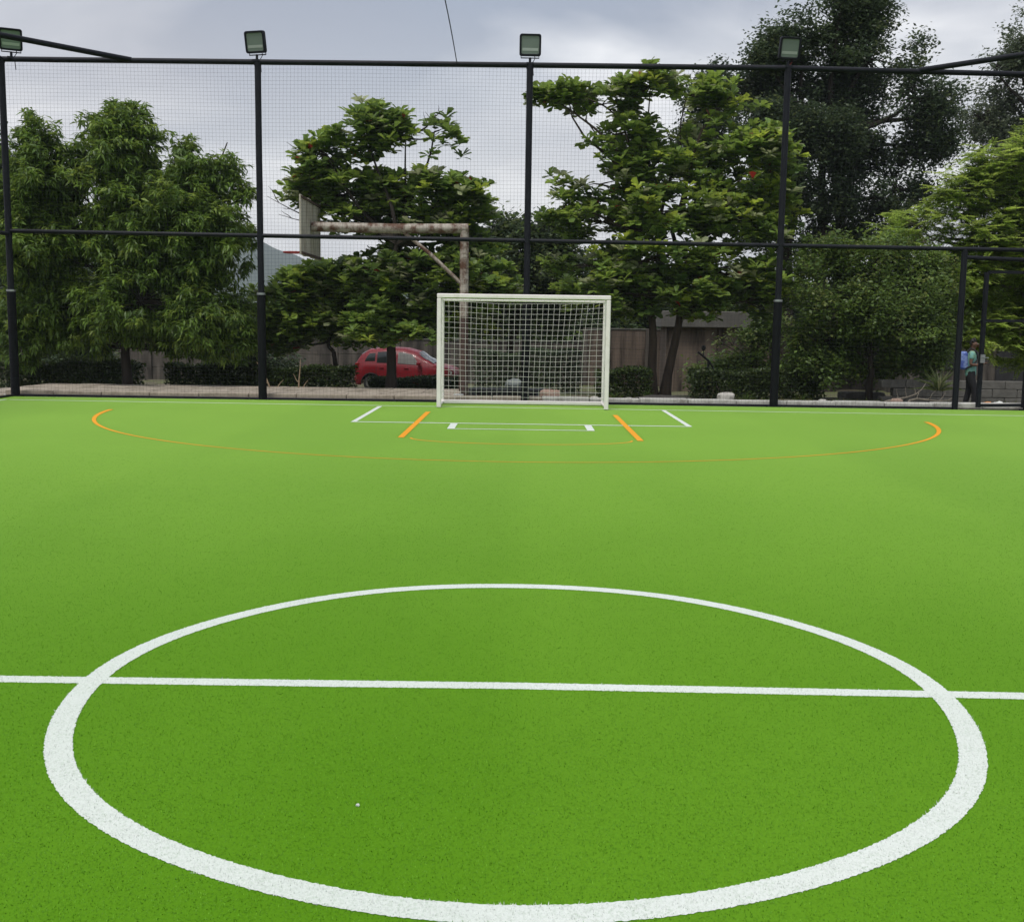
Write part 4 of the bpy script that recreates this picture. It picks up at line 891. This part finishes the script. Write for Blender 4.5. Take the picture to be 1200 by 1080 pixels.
def top_glass(x0, x1, name):
    V = []; F = []
    for i in range(7):
        x = x0+(x1-x0)*i/6; S = section(x)
        for k in range(-4, 5): yv = S[6][0]*0.93*k/4; z = interp(TOP, x)-(0.10*(abs(k)/4)**3)*min(1, max(0, (interp(TOP, x)-interp(BELT, x))/0.5)); V.append((x+(0.02 if x0 > 0 else -0.02), yv, z+0.018))
    for i in range(6):
        for k in range(8): a = i*9+k; F.append((a, a+1, a+10, a+9))
    MB().add(V, F).build(name, M['glass'], body, True)
top_glass(0.42, 0.98, 'windscreen'); top_glass(-1.70, -1.42, 'rear_window')
def disc(mb, x, y0, y1, z, r, n=24): mb.tube([(x, y0, z), (x, y1, z)], r, n)
for wx in WX:
    for s in (-1, 1):
        wh = empty('wheel', (wx, s*0.70, 0.275)); wh.parent = car
        t_ = MB(); t_.tube([(0, -0.085, 0), (0, -0.07, 0), (0, 0.07, 0), (0, 0.085, 0)], [0.245, 0.275, 0.275, 0.245], 26); t_.build('tyre', M['tyre'], wh, True)
        rm = MB(); disc(rm, 0, s*0.02, s*0.088, 0, 0.175, 22)
        for k in range(5):
            a = 2*PI*k/5; rm.bar((0, s*0.092, 0), (0.16*math.cos(a), s*0.092, 0.16*math.sin(a)), 0.02, 0.008)
        rm.build('rim', M['alloy'], wh, True)
        arch = MB(); arch.tube([(wx+(WR+0.06)*math.cos(t), s*0.80, 0.27+(WR+0.06)*math.sin(t)) for t in (PI*k/14 for k in range(15))], 0.018, 6); arch.build('wheel_arch', M['trim'], body, True)
    MB().box(wx-0.3, wx+0.3, -0.6, 0.6, 0.3, 0.56).build('wheel_well', M['trim'], body)
for s in (-1, 1):
    rock_ = MB(); loft(rock_, [[(1.42+0.2*a, s*(0.70-0.09*abs(a))+0.0*b, 0.68+0.075*b) for a, b in rrect(1, 1, .5)], [(1.45+0.2*a, s*(0.755-0.09*abs(a)), 0.68+0.065*b) for a, b in rrect(1, 1, .5)]]); rock_.build('headlight', M['lamp_clear'], body, True)
    tl = MB(); tl.box(-1.765, -1.62, s*0.725-0.03, s*0.725+0.03, 0.72, 0.98, 0.02); tl.build('tail_light', M['lamp_red'], body, True)
    mr_ = MB(); mr_.box(0.46, 0.60, s*0.86-0.09, s*0.86+0.07, 0.92, 1.04, 0.03); mr_.build('mirror', M['car_red'], body, True)
    for xh in (-0.88, 0.0): MB().box(xh, xh+0.15, s*0.805-0.012, s*0.805+0.012, 0.80, 0.83, 0.006).build('door_handle', M['car_red'], body)
    for xl in (-1.0, -0.28, 0.62): MB().box(xl-0.004, xl+0.004, s*0.797-0.006, s*0.797+0.006, 0.33, 0.86).build('door_gap', M['trim'], body)
    MB().box(-0.85, 0.85, s*0.77-0.03, s*0.77+0.03, 0.17, 0.23).build('sill', M['trim'], body)
MB().box(-1.85, -1.66, -0.62, 0.62, 0.30, 0.52, 0.05).build('rear_bumper', M['car_red'], body, True)
MB().box(1.62, 1.82, -0.58, 0.58, 0.27, 0.50, 0.05).build('front_bumper', M['car_red'], body, True)
MB().box(1.79, 1.825, -0.35, 0.35, 0.53, 0.60, 0.01).build('grille', M['trim'], body)
MB().box(-1.862, -1.852, -0.25, 0.25, 0.58, 0.70).build('number_plate', M['plate'], body)

# ------------------------------------------------------------------ person with backpack beyond the gate
per = empty('person', (9.93, 24.35, gz(0, 24.35)), math.radians(-18)); tag(per, 'person in teal shirt and black trousers standing behind the gate', 'person')
def skin(name, chains, m, parent, sub=2, extra=None):
    """chains: lists of (x,y,z,r); first vertices of later chains may repeat an existing point to branch from it"""
    V = []; E = []; R = []; key = {}
    for ch in chains:
        prev = None
        for (x, y, z, r) in ch:
            kk = (round(x, 4), round(y, 4), round(z, 4))
            if kk not in key: key[kk] = len(V); V.append((x, y, z)); R.append(r)
            i = key[kk]
            if prev is not None and prev != i: E.append((prev, i))
            prev = i
    me = bpy.data.meshes.new(name); me.from_pydata(V, E, []); o = bpy.data.objects.new(name, me); C.objects.link(o); o.parent = parent
    md = o.modifiers.new('skin', 'SKIN'); md.use_smooth_shade = True
    for i, sv in enumerate(me.skin_vertices[0].data):
        rr = R[i]; sv.radius = (rr, rr) if not isinstance(rr, tuple) else rr; sv.use_root = (i == 0)
    if sub: sm = o.modifiers.new('sub', 'SUBSURF'); sm.levels = sub; sm.render_levels = sub
    me.materials.append(m); return o
# faces +X; height 1.58
pel = (0, 0, .84, .10)
def arm(s, hand=(0.26, 1.03)):
    sh = (0.0, s*.16, 1.27, .047)
    el = (-0.03+0.03*(s > 0), s*.21, 1.02, .036); wr = (0.19, s*.15, 1.02, .024); pm = (0.24, s*.13, 1.045, .028)
    ch = [[(0.0, 0, 1.27, .095), (0, s*.09, 1.29, .06), sh, el, (0.09, s*.18, 1.01, .033), wr, pm]]
    for q, (dy_, l) in enumerate(((-.024, .058), (-.008, .066), (.008, .062), (.024, .05))):
        ch.append([pm, (0.27, s*.13+dy_, 1.06, .010), (0.27+l*.55, s*.13+dy_-s*.012, 1.065, .009), (0.27+l*.75, s*.13+dy_-s*.035, 1.05, .008)])
    ch.append([pm, (0.245, s*.13-s*.035, 1.075, .010), (0.275, s*.13-s*.048, 1.095, .009)])
    return ch
head = [(0, 0, 1.27, .095), (0.01, 0, 1.345, .05), (0.02, 0, 1.39, .052), (0.035, 0, 1.45, .086), (0.03, 0, 1.52, .082)]
def legs(k, top=True):
    c = []
    for s, fx in ((-1, .13), (1, -.10)):
        c.append([pel, (0.0, s*.075, .80, .082*k), (0.04+fx*.45, s*.085, .45, .056*k), (fx*.8, s*.085, .10, .038*k)])
    return c
bl = [[pel, (0, 0, 1.0, .10), (0, 0, 1.14, .11), (0.0, 0, 1.27, .095)], head]+arm(-1)+arm(1)+legs(1.0)
for s, fx in ((-1, .13), (1, -.10)): bl.append([(fx*.8, s*.085, .10, .038), (fx*.8+0.01, s*.085, .045, .036), (fx*.8+.13, s*.09, .03, .028)])
skin('body', bl, M['skin'], per)
skin('shirt', [[(0, 0, .72, (.13, .16)), (0, 0, .85, (.128, .16)), (0, 0, .98, (.118, .15)), (0, 0, 1.14, (.122, .16)), (0, 0, 1.26, (.105, .13)), (0.0, 0, 1.315, .062)]]+
     [[(0, 0, 1.26, (.105, .13)), (0, s*.10, 1.285, .072), (0.0, s*.165, 1.265, .062), (-0.015, s*.19, 1.12, .055)] for s in (-1, 1)], M['shirt'], per)
tr_ = [[(0, 0, .95, (.108, .13)), pel[:3]+((.112, .13),)]]
for s, fx in ((-1, .13), (1, -.10)): tr_.append([pel[:3]+((.112, .13),), (0.0, s*.078, .76, .096), (0.04+fx*.45, s*.085, .45, .074), (fx*.8, s*.085, .09, .062)])
skin('trousers', tr_, M['trouser'], per)
for s, fx in ((-1, .13), (1, -.10)): skin('shoe', [[(fx*.8-.05, s*.085, .045, .045), (fx*.8+.05, s*.088, .042, .046), (fx*.8+.15, s*.09, .032, .036)]], M['shoe'], per)
skin('hair', [[(-0.045, 0, 1.44, .055), (-0.025, 0, 1.51, .085), (0.02, 0, 1.555, .075), (0.075, 0, 1.555, .045)], [(-0.025, 0, 1.51, .085), (0.01, .06, 1.50, .04)], [(-0.025, 0, 1.51, .085), (0.01, -.06, 1.50, .04)]], M['hair'], per)
skin('nose', [[(0.118, 0, 1.475, .010), (0.132, 0, 1.45, .014), (0.118, 0, 1.44, .011)]], M['skin'], per)
skin('mouth', [[(0.112, -.022, 1.415, .006), (0.12, 0, 1.415, .008), (0.112, .022, 1.415, .006)]], M['ring'], per)
for s in (-1, 1):
    skin('eye', [[(0.108, s*.032-.008, 1.475, .008), (0.109, s*.032+.008, 1.475, .008)]], M['eye'], per)
    skin('ear', [[(0.03, s*.085, 1.475, .014), (0.02, s*.092, 1.45, .016), (0.03, s*.086, 1.43, .010)]], M['skin'], per)
bp_ = empty('backpack', (9.93, 24.35, gz(0, 24.35)), math.radians(-18)); tag(bp_, 'blue backpack worn by the person behind the gate', 'backpack')
pk = MB(); rr = []
for (xx, k) in ((-0.07, .86), (-0.10, 1.0), (-0.20, 1.0), (-0.24, .82)): rr.append([(xx-0.02*(b > 0), a*k, 1.10+b*k) for a, b in rrect(.145, .20, .06)])
loft(pk, rr); pk.build('main_bag', M['bagblue'], bp_, True)
pk = MB(); loft(pk, [[(-0.232, a, 1.02+b) for a, b in rrect(.10, .085, .03)], [(-0.28, a*.9, 1.02+b*.9) for a, b in rrect(.10, .085, .03)]]); pk.build('front_pocket', M['bagblue'], bp_, True)
for s in (-1, 1): MB().tube([(-0.12, s*.09, 1.26), (-0.02, s*.10, 1.375), (0.10, s*.10, 1.29), (0.135, s*.115, 1.15), (0.02, s*.175, 1.0), (-0.12, s*.12, .93)], 0.02, 6).build('strap', M['trim'], bp_, True)
MB().tube([(-0.14, -0.04, 1.29), (-0.15, 0, 1.34), (-0.14, 0.04, 1.29)], 0.008, 6).build('grab_loop', M['trim'], bp_, True)
ph = MB().box(0.285, 0.298, -0.085, -0.015+0.1, 1.03, 1.17, 0.004).build('phone', M['phone']); ph.location = (9.93, 24.35, gz(0, 24.35)); ph.rotation_euler = (0, 0, math.radians(-18)); tag(ph, 'dark phone held by the person behind the gate', 'phone')

haze_box = MB().box(-5600, 5600, -950, 6500, -4, 170).build('haze', None); tag(haze_box, kind='stuff')
hm = bpy.data.materials.new('haze_air'); hm.use_nodes = True; t = hm.node_tree; t.nodes.clear()
o_ = t.nodes.new('ShaderNodeOutputMaterial'); v_ = t.nodes.new('ShaderNodeVolumePrincipled'); t.links.new(v_.outputs[0], o_.inputs['Volume'])
v_.inputs['Color'].default_value = (0.75, 0.82, 0.92, 1); v_.inputs['Density'].default_value = 0.00025; v_.inputs['Anisotropy'].default_value = 0.2
haze_box.data.materials.append(hm)
